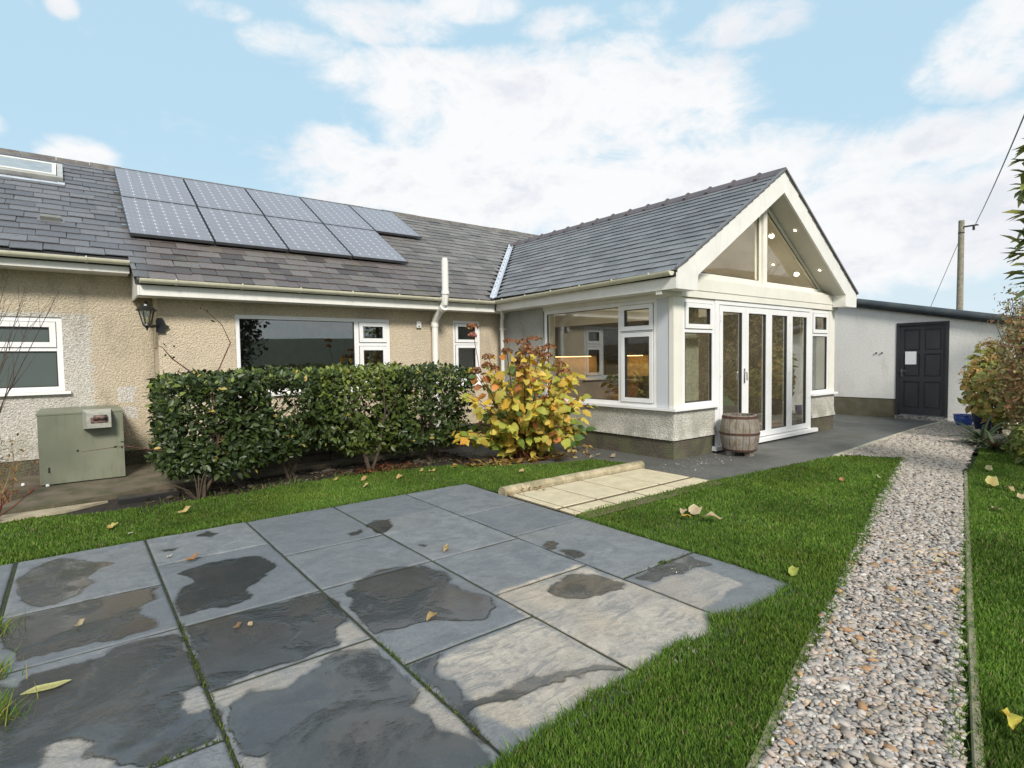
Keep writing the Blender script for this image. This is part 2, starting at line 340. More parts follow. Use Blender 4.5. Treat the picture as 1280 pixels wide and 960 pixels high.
# attribute-coloured materials
def attrmat(name, rough=0.5, trans=0.0, vein=True, spec=0.4, bs=0.0):
    k = newmat(name); at = k.n('ShaderNodeAttribute'); at.attribute_name = 'Col'
    n = k.noise(k.pos, 60, 3, 0.6)
    col = k.mix(k.ramp(n, 0.35, 0.7, 0, 0.35 if vein else 0.2), at.outputs['Color'], k.mix(1.0, at.outputs['Color'], (0.5, 0.5, 0.45), 'MULTIPLY'))
    k.put(k.b.inputs['Base Color'], col); k.b.inputs['Roughness'].default_value = rough; k.b.inputs['Specular IOR Level'].default_value = spec
    if bs: bump(k, n, bs, 0.004)
    if trans > 0:
        tl = k.n('ShaderNodeBsdfTranslucent'); k.put(tl.inputs[0], col); mx = k.n('ShaderNodeMixShader'); mx.inputs[0].default_value = trans
        k.put(mx.inputs[1], k.b.outputs[0]); k.put(mx.inputs[2], tl.outputs[0]); k.put(k.out.inputs[0], mx.outputs[0])
    return k.mat
M_grass = attrmat('grass_blade', 0.6, 0.35, False, 0.25)
M_gloss = attrmat('glossy_leaf', 0.40, 0.22, True, 0.42)
M_leaf = attrmat('autumn_leaf', 0.5, 0.35, True, 0.35)
M_stone = attrmat('gravel_stone', 0.75, 0, True, 0.35, 0.4)
# paving slab
k = newmat('riven_slate_paving'); wa = k.n('ShaderNodeAttribute'); wa.attribute_name = 'wet'; da = k.n('ShaderNodeAttribute'); da.attribute_name = 'dry'
oi = k.n('ShaderNodeObjectInfo'); wet = wa.outputs['Fac']; dry = da.outputs['Fac']
n = k.noise(k.pos, 5, 7, 0.62, 0.8); f = k.noise(k.pos, 95, 6, 0.75); big = k.noise(k.pos, 1.7, 4, 0.6, 0.5)
vein = k.noise(k.scalev(k.pos, (1.2, 3.5, 1)), 3.0, 8, 0.6, 1.8)
blue = k.mix(k.ramp(n, 0.35, 0.68), (0.160, 0.170, 0.182), (0.235, 0.243, 0.252)); blue = k.mix(k.ramp(big, 0.45, 0.7, 0, 0.5), blue, (0.215, 0.205, 0.19)); blue = k.mix(k.ramp(k.noise(k.pos, 13, 6, 0.7), 0.52, 0.70, 0, 0.45), blue, (0.31, 0.31, 0.305))
blue = k.mix(k.m('MULTIPLY', oi.outputs['Random'], 0.65), blue, (0.125, 0.138, 0.152))
sand = k.mix(k.ramp(n, 0.38, 0.62), (0.46, 0.41, 0.345), (0.33, 0.30, 0.265)); sand = k.mix(k.ramp(vein, 0.50, 0.60, 0, 0.55), sand, (0.17, 0.175, 0.18))
sand = k.mix(k.ramp(big, 0.42, 0.6, 0, 0.5), sand, (0.40, 0.33, 0.25))
col = k.mix(dry, blue, sand); col = k.mix(k.ramp(f, 0.38, 0.62, 0, 0.55), col, k.mix(1.0, col, (0.62, 0.62, 0.62), 'MULTIPLY'))
wcol = k.mix(1.0, col, (0.34, 0.335, 0.325), 'MULTIPLY')
pit = k.noise(k.pos, 2.6, 6, 0.62, 0.6)
wcol = k.mix(k.ramp(big, 0.5, 0.7, 0, 0.5), wcol, (0.085, 0.072, 0.058)); wcol = k.mix(k.ramp(pit, 0.50, 0.62, 0, 0.65), wcol, (0.022, 0.024, 0.025)); wcol = k.mix(k.ramp(f, 0.55, 0.7, 0, 0.3), wcol, (0.16, 0.16, 0.155))
rim = k.m('MULTIPLY', k.ramp(wet, 0.02, 0.3), k.ramp(wet, 0.75, 0.35))
col = k.mix(k.ramp(k.m('ADD', wet, k.m('MULTIPLY_ADD', f, .3, -.15)), 0.15, 0.85), col, wcol); col = k.mix(k.m('MULTIPLY', rim, 0.12), col, (0.05, 0.05, 0.045))
k.put(k.b.inputs['Base Color'], col)
k.put(k.b.inputs['Roughness'], k.m('ADD', k.ramp(wet, 0.3, 0.8, 0.52, 0.07), k.m('MULTIPLY', k.m('MULTIPLY', f, 0.22), k.ramp(wet, 0.3, 0.9, 1.0, 0.15))))
hh = k.m('MULTIPLY', k.m('ADD', k.m('ADD', k.m('MULTIPLY', n, 1.0), k.m('MULTIPLY', f, 0.35)), k.m('MULTIPLY', vein, 0.8)), k.ramp(wet, 0.35, 0.85, 1.0, 0.10)); hh = k.m('ADD', hh, k.m('MULTIPLY', k.m('MULTIPLY', k.ramp(pit, 0.50, 0.60), k.noise(k.scalev(k.pos, (1, 2.2, 1)), 24, 4, 0.6)), 0.9))
bump(k, hh, 0.7, 0.008); M_slab = k.mat
k = newmat('sandstone_flag'); n = k.noise(k.pos, 7, 5, 0.6); f = k.noise(k.pos, 60, 5, 0.7); oi = k.n('ShaderNodeObjectInfo')
col = k.mix(k.ramp(n, 0.35, 0.68), (0.66, 0.56, 0.38), (0.54, 0.46, 0.30)); col = k.mix(k.ramp(f, 0.4, 0.66, 0, 0.3), col, (0.30, 0.26, 0.17)); col = k.mix(k.m('MULTIPLY', oi.outputs['Random'], 0.25), col, (0.38, 0.36, 0.28))
k.put(k.b.inputs['Base Color'], col); k.b.inputs['Roughness'].default_value = 0.7; bump(k, k.m('ADD', n, f), 0.4, 0.006); M_flag = k.mat
# barrel wood
k = newmat('weathered_barrel_oak'); n = k.noise(k.scalev(k.pos, (30, 30, 2.5)), 1.5, 6, 0.65); n2_ = k.noise(k.pos, 9, 4); oi = k.n('ShaderNodeObjectInfo')
col = k.mix(k.ramp(n, 0.3, 0.7), (0.27, 0.235, 0.18), (0.12, 0.095, 0.07)); col = k.mix(k.ramp(n2_, 0.42, 0.62, 0, 0.75), col, (0.27, 0.265, 0.24)); col = k.mix(k.m('MULTIPLY', oi.outputs['Random'], 0.5), col, (0.15, 0.105, 0.075))
k.put(k.b.inputs['Base Color'], col); k.b.inputs['Roughness'].default_value = 0.8; bump(k, n, 0.5, 0.006); M_barrel = k.mat
# shed wall
k = newmat('white_smooth_render'); n = k.noise(k.pos, 1.2, 6, 0.6); f = k.noise(k.pos, 30, 6, 0.7); st = k.noise(k.scalev(k.pos, (1, 2.2, 0.7)), 2.0, 6, 0.65); x, y, z = sepxyz(k)
col = k.mix(k.ramp(n, 0.35, 0.65), (0.82, 0.81, 0.78), (0.74, 0.73, 0.70)); col = k.mix(k.ramp(f, 0.4, 0.65, 0, 0.22), col, (0.42, 0.42, 0.40)); col = k.mix(k.ramp(st, 0.56, 0.76, 0, 0.35), col, (0.40, 0.385, 0.30))
k.put(k.b.inputs['Base Color'], col); k.b.inputs['Roughness'].default_value = 0.85; bump(k, f, 0.5, 0.012); M_shed = k.mat

# ------------------------------------------------------------------ setting: ground
def sheet(name, poly, z, mat, th=0.0):
    mb = MB(); n_ = len(poly)
    if th: mb.prism(poly, 'z', z-th, z)
    else: mb.add([(p[0], p[1], z) for p in poly], [tuple(range(n_))])
    o = mb.build(name, mat); structure(o); return o
sheet('ground', [(-900, -900), (900, -900), (900, 900), (-900, 900)], -0.05, M_field)
th_ = np.linspace(0, 2*math.pi, 72, endpoint=False)
# low hills all round, behind the photographer they show in the window panes
hv = []; hf = []
rads = [120, 200, 300, 420, 600]; 
for j, r_ in enumerate(rads):
    for i, a in enumerate(th_):
        hgt = [-0.5, 5, 15, 19, -2][j]*(0.75+0.35*math.sin(2.3*a+1)+0.2*math.sin(5*a+j)) if j not in (0, 4) else -0.5
        south = 0.5-0.5*math.cos(a-math.pi/2)   # high towards -Y
        if 0 < j < 4: hgt *= 1+3.2*max(0.0, math.cos(3.4*(((a+math.pi) % (2*math.pi))-math.pi+.62))) if abs(((a+math.pi) % (2*math.pi))-math.pi+.62) < .46 else 1
        if 0 < j < 4: hgt *= max(0.0, min(1.0, south*1.3-0.28))
        hv.append((r_*math.cos(a), r_*math.sin(a), hgt-0.2))
for j in range(4):
    for i in range(72): hf.append((j*72+i, j*72+(i+1)%72, (j+1)*72+(i+1)%72, (j+1)*72+i))
structure(npmesh('hills', hv, hf, M_hill, smooth=True))
LAWN_STRIP = [(-9, 6.55), (-0.75, 6.58), (-0.35, 6.72), (0.1, 6.50), (0.68, 6.42), (1.34, 6.46), (2.2, 6.50), (3.0, 6.50), (3.85, 6.30), (4.45, 5.76), (5.02, 5.46), (5.54, 5.36), (5.66, 4.85), (5.60, 4.64), (3.46, 4.64), (3.4, 5.27), (-1.1, 5.27), (-1.1, 4.4), (-9, 4.4)]
LAWN_MID = [(3.40, 3.49), (3.62, 3.57), (5.5, 3.54), (8.24, 3.30), (8.60, 2.66), (5.52, 1.90), (3.60, 1.40), (2.32, 1.07), (1.6, 0.90), (-0.3, 0.42), (-0.3, 1.3), (0.3, 1.50), (1.0, 1.49), (1.2, 1.52), (1.42, 1.54), (1.6, 1.57), (1.86, 1.56), (2.2, 1.60), (2.45, 1.55), (2.60, 1.66), (2.80, 1.58), (3.1, 1.57), (3.36, 1.60), (3.40, 1.97), (3.42, 2.45)]
LAWN_RIGHT = [(1.4, 0.27), (3.5, 0.77), (6.06, 1.37), (8.2, 1.86), (9.4, 2.06), (10.2, 2.22), (11.0, 2.1), (11.8, 1.6), (12, -3), (1.4, -3)]
TARMAC = [(4.35, 8.4), (4.35, 5.86), (5.02, 5.47), (5.55, 5.37), (5.68, 4.86), (5.62, 4.64), (5.5, 3.54), (8.24, 3.31), (10.9, 3.50), (12.8, 3.54), (15, 3.54), (15, 9.5), (11.3, 9.5), (11.3, 8.4)]
GRAVEL = [(1.2, 0.80), (1.83, 0.965), (3.13, 1.32), (5.52, 1.93), (8.58, 2.66), (8.25, 3.30), (10.9, 3.47), (12.8, 3.50), (14.5, 3.5), (14.5, 2.5), (12.2, 2.3), (11.0, 2.25), (10.33, 2.30), (8.13, 1.92), (6.06, 1.42), (3.52, 0.82), (1.2, 0.25)]
sheet('lawn', LAWN_MID, 0.002, M_turf); sheet('lawn', LAWN_STRIP, 0.003, M_turf); sheet('lawn', LAWN_RIGHT, 0.001, M_turf)
sheet('tarmac_path', TARMAC, 0.006, M_tarmac)
sheet('gravel_bed', GRAVEL, -0.004, simple('gravel_fines', (.20, .18, .155), .95, (.11, .10, .085), 30, 90, 1.0, .01))
sheet('flower_bed', [(-9, 8.6), (-9, 6.4), (4.6, 6.2), (5.5, 5.3), (5.3, 7.5), (4.36, 8.6)], -0.004, M_soil)
sheet('flower_bed', [(9.8, 2.28), (14.5, 2.55), (14.5, -2), (11, -2), (10.3, 1.7)], -0.006, M_soil)
sheet('patio_bed', [(-1.2, 1.46), (3.40, 1.50), (3.415, 5.255), (-1.2, 5.255)], 0.0085, simple('dark_joint_grit', (0.018, 0.019, 0.012), 0.95, (0.03, 0.042, 0.012), 12, 60, 0.6, 0.01))
sheet('concrete_path', [(-6, 6.98), (-0.2, 6.98), (0.5, 7.22), (4.3, 7.4), (4.35, 8.6), (0.9, 8.6), (0.9, 9.1), (-6, 9.1)], 0.055, M_concrete, 0.1)
sheet('concrete_step', [(-1.2, 6.70), (-0.12, 6.78), (0.22, 7.0), (-1.2, 6.95)], 0.02, simple('pale_concrete', (0.42, 0.36, 0.25), 0.9, (0.28, 0.24, 0.16), 5), 0.05)

# ------------------------------------------------------------------ patio slabs
def z1(pts): return [gp(x/2.6667, y/2.6667+600) for x, y in pts]
def z2(pts): return [gp(x/2.6667+400, y/2.6667+570) for x, y in pts]
WETP = [z1([(60,340),(110,300),(200,265),(300,275),(385,283),(330,300),(300,330),(320,350),(250,395),(170,425),(100,435),(60,410),(45,380)]),
 z1([(28,470),(530,358),(525,400),(470,430),(480,460),(548,490),(520,510),(60,615),(22,560),(8,520)]),
 z1([(650,190),(700,175),(728,185),(700,198),(660,196)]), z1([(530,243),(597,231),(580,243),(545,250)]),
 z1([(600,315),(680,285),(760,270),(830,260),(900,275),(918,295),(870,340),(830,365),(850,400),(760,430),(650,450),(590,466),(575,420),(600,370),(640,345)]),
 z1([(615,497),(1060,383),(1115,420),(1150,470),(1110,520),(1140,545),(1080,580),(700,712),(655,620)]),
 z1([(75,700),(110,660),(240,625),(340,600),(410,560),(590,518),(700,700),(660,690),(600,715),(640,795),(705,760),(735,800),(740,875),(530,952),(385,960),(370,935),(300,930),(240,880),(170,890),(145,960),(-60,1100),(-60,700)]),
 z1([(745,765),(830,712),(950,702),(1060,640),(1120,578),(1240,568),(1280,575)]) + z2([(130,655),(190,650),(215,685),(300,760),(335,790),(315,850),(400,920),(520,945),(600,1100),(200,1400),(-200,1300)]) + z1([(900,1050),(890,930),(810,935)]),
 z2([(90,470),(130,420),(200,385),(330,370),(420,395),(430,430),(560,475),(590,510),(560,545),(500,560),(420,555),(340,565),(250,590),(190,607),(130,560),(100,520)]),
 z2([(145,237),(180,220),(240,214),(247,250),(200,264),(165,250)]), z2([(93,266),(130,249),(137,260),(110,271)]),
 z2([(738,301),(770,289),(797,300),(780,317),(750,312)]), z2([(785,320),(850,318),(892,335),(870,349),(820,342)]), z2([(330,300),(360,298),(350,310)]),
 z2([(762,460),(790,420),(850,400),(930,400),(1010,430),(1018,450),(960,470),(870,486),(800,476)]),
 z2([(296,712),(430,668),(385,700),(405,735),(440,775),(470,830),(560,815),(640,785),(720,742),(800,728),(980,706),(1025,727),(860,742),(740,772),(690,802),(600,832),(505,858),(500,890),(570,960),(550,975),(430,840)]),
 z2([(1030,415),(1120,380),(1220,335),(1300,370),(1240,380),(1120,425),(1060,420)])]
DRYP = [z2([(395,690),(430,665),(695,548),(1045,735),(860,900),(640,925),(505,860),(470,790)]), z2([(585,470),(860,372),(1290,525),(1290,700),(1045,740),(695,540)]),
        z1([(715,760),(700,720),(1110,585),(1230,535),(1280,570),(1100,600),(950,705),(830,712),(745,768)]), z2([(315,795),(350,785),(505,945),(400,915),(315,855)]), z1([(600,720),(665,688),(705,760),(640,797)]),
        z1([(140,960),(160,900),(240,880),(390,935),(380,1000),(140,1000)]), z1([(1110,510),(1160,482),(1222,528),(1130,560)]), z2([(1100,440),(1250,380),(1400,430),(1280,520),(1180,500)]), z1([(805,935),(885,925),(900,990),(800,990)])]
def inpoly(P, poly):
    x, y = P[:, 0], P[:, 1]; ins = np.zeros(len(P), bool); n_ = len(poly); j = n_-1
    for i in range(n_):
        xi, yi = poly[i]; xj, yj = poly[j]
        c = ((yi > y) != (yj > y)) & (x < (xj-xi)*(y-yi)/((yj-yi) if yj != yi else 1e-9)+xi); ins ^= c; j = i
    return ins
def vnoise(x, y, s, seed):
    r_ = np.random.default_rng(seed); g = r_.random((64, 64))
    X = x*s; Y = y*s; xi = np.floor(X).astype(int); yi = np.floor(Y).astype(int); fx = X-xi; fy = Y-yi; fx = fx*fx*(3-2*fx); fy = fy*fy*(3-2*fy)
    a = g[xi % 64, yi % 64]; b = g[(xi+1) % 64, yi % 64]; c = g[xi % 64, (yi+1) % 64]; d = g[(xi+1) % 64, (yi+1) % 64]
    return a*(1-fx)*(1-fy)+b*fx*(1-fy)+c*(1-fx)*fy+d*fx*fy
def softmask(x, y, polys, soft, seed):
    m = np.zeros(len(x))
    offs = [(0, 0), (soft, 0), (-soft, 0), (0, soft), (0, -soft), (soft*.7, soft*.7), (-soft*.7, soft*.7), (soft*.7, -soft*.7), (-soft*.7, -soft*.7)]
    wx = (vnoise(x, y, 9, seed)-.5)*0.05+(vnoise(x, y, 30, seed+1)-.5)*0.022; wy = (vnoise(x, y, 9, seed+2)-.5)*0.05+(vnoise(x, y, 30, seed+3)-.5)*0.022
    for p in polys:
        acc = 0
        for ox, oy in offs: acc = acc+inpoly(np.stack([x+wx+ox, y+wy+oy], 1), p)
        m = np.maximum(m, acc/len(offs))
    return m
patio = empty('patio', (1.5, 3.4, 0)); patio['kind'] = 'structure'
SLABS = [(-1.13,-.38,4.38,5.25),(-1.13,-.38,3.63,4.38),
 (-.37,.39,4.12,5.25),(-.37,.39,3.37,4.12),(-.37,.39,2.25,3.37),(-.37,.39,1.48,2.25),
 (.39,1.13,4.50,5.25),(.39,1.13,3.37,4.50),(.39,1.13,2.62,3.37),(.39,1.13,1.49,2.62),
 (1.13,1.90,4.14,5.25),(1.13,1.90,3.37,4.14),(1.13,1.90,2.29,3.37),(1.13,1.90,1.49,2.29),
 (1.90,2.66,4.51,5.25),(1.90,2.66,3.37,4.51),(1.90,2.66,2.63,3.37),(1.90,2.66,1.50,2.63),
 (2.66,3.41,4.17,5.25),(2.66,3.41,3.42,4.17),(2.66,3.41,2.32,3.42),(2.66,3.41,1.50,2.32)]
for si, (x0, x1, y0, y1) in enumerate(SLABS):
    g_ = 0.0075; x0 += g_; x1 -= g_; y0 += g_; y1 -= g_
    nx = int((x1-x0)/0.0125); ny = int((y1-y0)/0.0125)
    gx, gy = np.meshgrid(np.linspace(x0, x1, nx), np.linspace(y0, y1, ny), indexing='ij'); x = gx.ravel(); y = gy.ravel()
    wet = softmask(x, y, WETP, 0.015, 5); dry = np.maximum(softmask(x, y, DRYP[:2], 0.014, 50), .62*softmask(x, y, DRYP[2:], 0.008, 5))
    edge = np.minimum(np.minimum(x-x0, x1-x), np.minimum(y-y0, y1-y))
    tx, ty = random.uniform(-.002, .002), random.uniform(-.002, .002)
    relief = (vnoise(x, y, 6, 90+si)-.5)*0.005*(1-wet)+(vnoise(x, y, 17, 30+si)-.5)*0.002*(1-wet)
    z = 0.016+relief+(x-x0-.37)*tx+(y-y0-.4)*ty-0.004*np.clip(1-edge/0.010, 0, 1)**2+random.uniform(-.001, .001)
    jag = (edge < 1e-6)
    top = np.stack([x, y, z], 1)
    idx = np.arange(nx*ny).reshape(nx, ny)
    F = np.stack([idx[:-1, :-1], idx[1:, :-1], idx[1:, 1:], idx[:-1, 1:]], -1).reshape(-1, 4)
    per = np.concatenate([idx[:, 0], idx[-1, 1:], idx[-2::-1, -1], idx[0, -2:0:-1]]); npb = len(per)
    bot = top[per].copy(); bot[:, 2] = -0.02; b0 = nx*ny
    q = np.arange(npb); Fs = np.stack([per, b0+q, b0+(q+1) % npb, per[(q+1) % npb]], 1)
    V = np.concatenate([top, bot]); at_w = np.concatenate([wet, np.zeros(npb)]); at_d = np.concatenate([dry, dry[per]])
    o = npmesh('paving_slab', V, np.concatenate([F, Fs]), M_slab, patio, {'wet': at_w, 'dry': at_d})
    o.data.polygons.foreach_set('use_smooth', np.concatenate([np.ones(len(F), bool), np.zeros(len(Fs), bool)]))
    if si in (13, 17): o['label'] = 'pale sandy riven slab with dark wet vein'
    elif si == 12: o['label'] = 'grey slab holding a large round puddle'

sheet('flag_bed', [(3.415, 3.38), (5.54, 3.38), (5.54, 4.505), (3.415, 4.505)], 0.0165, simple('brown_mortar', (.16, .12, .07), .95, (.09, .075, .04), 20))
# cream flag path with rounded kerb
fp = empty('flag_path', (4.4, 4.0, 0)); fp['kind'] = 'structure'
xs = [3.43, 3.53, 3.98, 4.46, 4.96, 5.52]
for i in range(5):
    for (a, b) in ((3.52, 3.765), (3.775, 4.50)):
        MB().box(xs[i]+.013, xs[i+1]-.013, a+.022, b-.022, -0.03, 0.022+random.uniform(-.002, .002), 0.006).build('flagstone', M_flag, fp)
fk = empty('flag_path_kerb', (4.5, 4.57, 0), 'rounded sandy kerb stones edging the cream flag path beside the lawn', 'kerb')
kx = [3.40, 3.62, 4.25, 4.92, 5.60]
for i in range(4):
    mb = MB(); prof = [(4.51, -0.03), (4.51, 0.05), (4.525, 0.078), (4.555, 0.09), (4.59, 0.088), (4.615, 0.07), (4.63, 0.04), (4.63, -0.03)]
    mb.prism(prof, 'x', kx[i]+.003, kx[i+1]-.003); o = mb.build('kerb_stone', M_kerb, fk)
# edging
def edging(name, pts, wd, z1_, mat, label, piece=0.95):
    e = empty(name, (pts[0][0], pts[0][1], 0), label, 'edging'); 
    for (a, b) in zip(pts[:-1], pts[1:]):
        a = Vector(a); b = Vector(b); L = (b-a).length; n_ = max(1, round(L/piece)); d = (b-a)/L; nn = Vector((-d.y, d.x))
        for i in range(n_):
            p = a+d*(L*i/n_+.004); q = a+d*(L*(i+1)/n_-.004); jz = random.uniform(-.002, .002); jo = nn*random.uniform(-.001, .001)
            pl = [p+jo, q+jo, q+nn*wd+jo, p+nn*wd+jo]; c_ = sum(pl, Vector((0, 0)))/4
            mb = MB(); vs = [(v.x, v.y, -.05) for v in pl]+[(v.x, v.y, z1_+jz-.008) for v in pl]+[(v.x+(nn.x if v in pl[:2] else -nn.x)*.006, v.y+(nn.y if v in pl[:2] else -nn.y)*.006, z1_+jz) for v in pl]
            fs = [(8,9,10,11)]+[(k_+j, k_+(j+1)%4, k_+4+(j+1)%4, k_+4+j) for k_ in (0, 4) for j in range(4)]
            mb.add(vs, fs).build('edging_stone', mat, e)
edging('right_path_edging', [(1.2, 0.19), (3.52, 0.765), (6.06, 1.375), (8.13, 1.87)], 0.034, 0.024, M_timber, 'mossy edging boards along the right side of the gravel path')
edging('left_path_edging', [(1.2, 0.80), (1.83, 0.965), (2.9, 1.25)], 0.035, 0.018, M_timber, 'short run of mossy edging between gravel and middle lawn')
edging('tarmac_edging', [(8.1, 3.27), (10.9, 3.46), (12.2, 3.52), (13.6, 3.53)], 0.06, 0.03, simple('cream_concrete_edging', (0.42, 0.40, 0.31), 0.9, (0.30, 0.29, 0.21), 9), 'thin pale concrete edging between tarmac and gravel')

# gravel stones
phi = (1+5**.5)/2
ICO = np.array([(-1,phi,0),(1,phi,0),(-1,-phi,0),(1,-phi,0),(0,-1,phi),(0,1,phi),(0,-1,-phi),(0,1,-phi),(phi,0,-1),(phi,0,1),(-phi,0,-1),(-phi,0,1)])/math.sqrt(1+phi*phi)
ICF = np.array([(0,11,5),(0,5,1),(0,1,7),(0,7,10),(0,10,11),(1,5,9),(5,11,4),(11,10,2),(10,7,6),(7,1,8),(3,9,4),(3,4,2),(3,2,6),(3,6,8),(3,8,9),(4,9,5),(2,4,11),(6,2,10),(8,6,7),(9,8,1)])
def scatter(poly, dens_fn, nmax):
    p = np.array(poly); lo = p.min(0); hi = p.max(0); P = RNG.random((nmax, 2))*(hi-lo)+lo
    A = (hi-lo).prod(); P = P[inpoly(P, poly)]; d = np.hypot(P[:, 0], P[:, 1]); keep = RNG.random(len(P)) < dens_fn(d)*A/nmax
    return P[keep]
def rocks(P, z, size, cols):
    n_ = len(P); V = np.repeat(ICO[None], n_, 0)*(1+RNG.normal(0, .24, (n_, 12, 1))); V = np.clip(V, -1, .78)
    sc = size[:, None]*np.stack([RNG.uniform(.9, 1.75, n_), RNG.uniform(.6, 1.1, n_), RNG.uniform(.28, .58, n_)], 1); V = V*sc[:, None, :]
    a = RNG.uniform(0, 6.28, n_); t = RNG.normal(0, .35, n_)
    y2 = V[:, :, 1]*np.cos(t)[:, None]-V[:, :, 2]*np.sin(t)[:, None]; z2_ = V[:, :, 1]*np.sin(t)[:, None]+V[:, :, 2]*np.cos(t)[:, None]
    x3 = V[:, :, 0]*np.cos(a)[:, None]-y2*np.sin(a)[:, None]; y3 = V[:, :, 0]*np.sin(a)[:, None]+y2*np.cos(a)[:, None]
    V = np.stack([x3+P[:, 0, None], y3+P[:, 1, None], z2_+z[:, None]], -1)
    F = (ICF[None]+(np.arange(n_)*12)[:, None, None]).reshape(-1, 3)
    return V.reshape(-1, 3), F, np.repeat(cols, 12, 0)
P = scatter(GRAVEL, lambda d: np.clip(7500/(0.55+d*0.22)**1.5, 1500, 7500), 600000)
dd = np.hypot(P[:, 0], P[:, 1]); n_ = len(P)
size = (0.0105+0.0045*RNG.random(n_)**2+0.0012*np.clip(dd-2, 0, 8))*np.where(RNG.random(n_) < .07, 1.75, 1.0)
pal = .97*np.array([(.45,.405,.375),(.39,.365,.345),(.52,.47,.415),(.43,.365,.30),(.50,.41,.345),(.32,.295,.28),(.57,.53,.48),(.35,.29,.23),(.44,.26,.14),(.54,.41,.26)])
ci = RNG.choice(10, n_, p=[.2,.17,.16,.13,.11,.09,.08,.04,.01,.01]); ci = np.where((size > .018) & (dd < 5) & (RNG.random(n_) < .35), RNG.choice([8, 9, 4], n_), ci)
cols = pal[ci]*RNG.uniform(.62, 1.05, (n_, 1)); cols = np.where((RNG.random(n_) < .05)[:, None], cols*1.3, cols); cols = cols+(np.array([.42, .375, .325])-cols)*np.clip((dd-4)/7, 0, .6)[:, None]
V, F, C_ = rocks(P, RNG.uniform(.004, .022, n_), size, cols)
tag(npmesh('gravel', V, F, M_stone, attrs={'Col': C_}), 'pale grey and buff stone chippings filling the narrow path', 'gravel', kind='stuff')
print('gravel', n_)
# grit on the tarmac near the wall corner
P = np.stack([RNG.normal(6.3, .55, 90), 4.35+RNG.normal(0, .2, 90)], 1); P = P[(P[:, 1] < 4.5) & (P[:, 1] > 3.7) & (P[:, 0] > 5.75)]
V, F, C_ = rocks(P, np.full(len(P), .012), RNG.uniform(.004, .012, len(P)), pal[RNG.choice([0, 2, 6], len(P))]*.85)
tag(npmesh('loose_grit', V, F, M_stone, attrs={'Col': C_}), 'scattered loose chippings on the tarmac by the wall corner', 'grit', kind='stuff')

# grass
def blades(P, hgt, wd, colA, colB, lean=.5):
    n_ = len(P); a = RNG.uniform(0, 2*np.pi, n_); l = RNG.uniform(.1, 1, n_)*lean*hgt; b = a+RNG.normal(0, .8, n_)
    dx, dy = np.cos(a), np.sin(a); lx, ly = np.cos(b)*l, np.sin(b)*l; h2 = hgt*RNG.uniform(.55, 1.1, n_)
    px, py = P[:, 0], P[:, 1]; w2 = wd/2; z0 = np.where((px > -1.2) & (px < 3.42) & (py > 1.45) & (py < 5.26), .014, 0.0); h2 = h2+z0
    v0 = np.stack([px-dx*w2, py-dy*w2, z0], 1); v1 = np.stack([px+dx*w2, py+dy*w2, z0], 1)
    v2 = np.stack([px+dx*w2*.8+lx*.35, py+dy*w2*.8+ly*.35, h2*.6], 1); v3 = np.stack([px-dx*w2*.8+lx*.35, py-dy*w2*.8+ly*.35, h2*.6], 1)
    v4 = np.stack([px+lx, py+ly, h2], 1)
    V = np.stack([v0, v1, v2, v3, v4], 1); base = (np.arange(n_)*5)[:, None]
    F = np.concatenate([base+np.array([[0, 1, 2]]), base+np.array([[0, 2, 3]]), base+np.array([[3, 2, 4]])])
    t = RNG.random((n_, 1)); c = colA*(1-t)+colB*t; c = c*RNG.uniform(.7, 1.25, (n_, 1))
    yel = RNG.random(n_) < .045; c[yel] = np.array([.30, .27, .12])*RNG.uniform(.6, 1.1, (yel.sum(), 1))
    C5 = np.repeat(c, 5, 0).reshape(n_, 5, 3)
    return V.reshape(-1, 3), F, C5.reshape(-1, 3)
gA, gB = np.array([.070, .140, .018]), np.array([.155, .262, .040])
def lawn_grass(poly, label, name='grass', k_=1.0):
    P = scatter(poly, lambda d: k_*np.clip(26000/(0.35+d*0.33)**1.5, 3200, 26000), 3000000)
    d = np.hypot(P[:, 0], P[:, 1]); tuf = vnoise(P[:, 0], P[:, 1], 3.0, 77)*.6+vnoise(P[:, 0], P[:, 1], 9, 78)*.4
    thin = (vnoise(P[:, 0], P[:, 1], 1.8, 90) > .80) & (RNG.random(len(P)) < .45); P = P[~thin]; d = d[~thin]; tuf = tuf[~thin]
    V, F, c = blades(P, .022+.026*tuf, .0035+.0011*d, gA*.9, gB)
    mod = 0.62+.50*np.repeat(vnoise(P[:, 0], P[:, 1], 1.6, 79), 5)+.28*np.repeat(vnoise(P[:, 0], P[:, 1], 6.5, 83), 5); warm = np.repeat(np.clip(vnoise(P[:, 0], P[:, 1], 2.6, 81)-.55, 0, 1), 5)
    c = c*mod[:, None]; c[:, 0] += warm*.05; c[:, 1] += warm*.03
    print(name, len(P)); tag(npmesh('grass', V, F, M_grass, attrs={'Col': c}), label, 'grass', kind='stuff')
lawn_grass([(p[0], p[1]) for p in LAWN_MID], 'short green lawn grass between the dark patio and the gravel path')
lawn_grass(LAWN_RIGHT[:5]+[(9.6, 2.1), (10.2, 2.22), (11, 2.0), (11, .3), (6, -.3), (1.4, -.35)], 'short green lawn grass right of the gravel path')
lawn_grass([(-1.6, 6.6)]+LAWN_STRIP[1:-2]+[(-1.6, 4.5)], 'strip of lawn grass between the patio and the house bed')
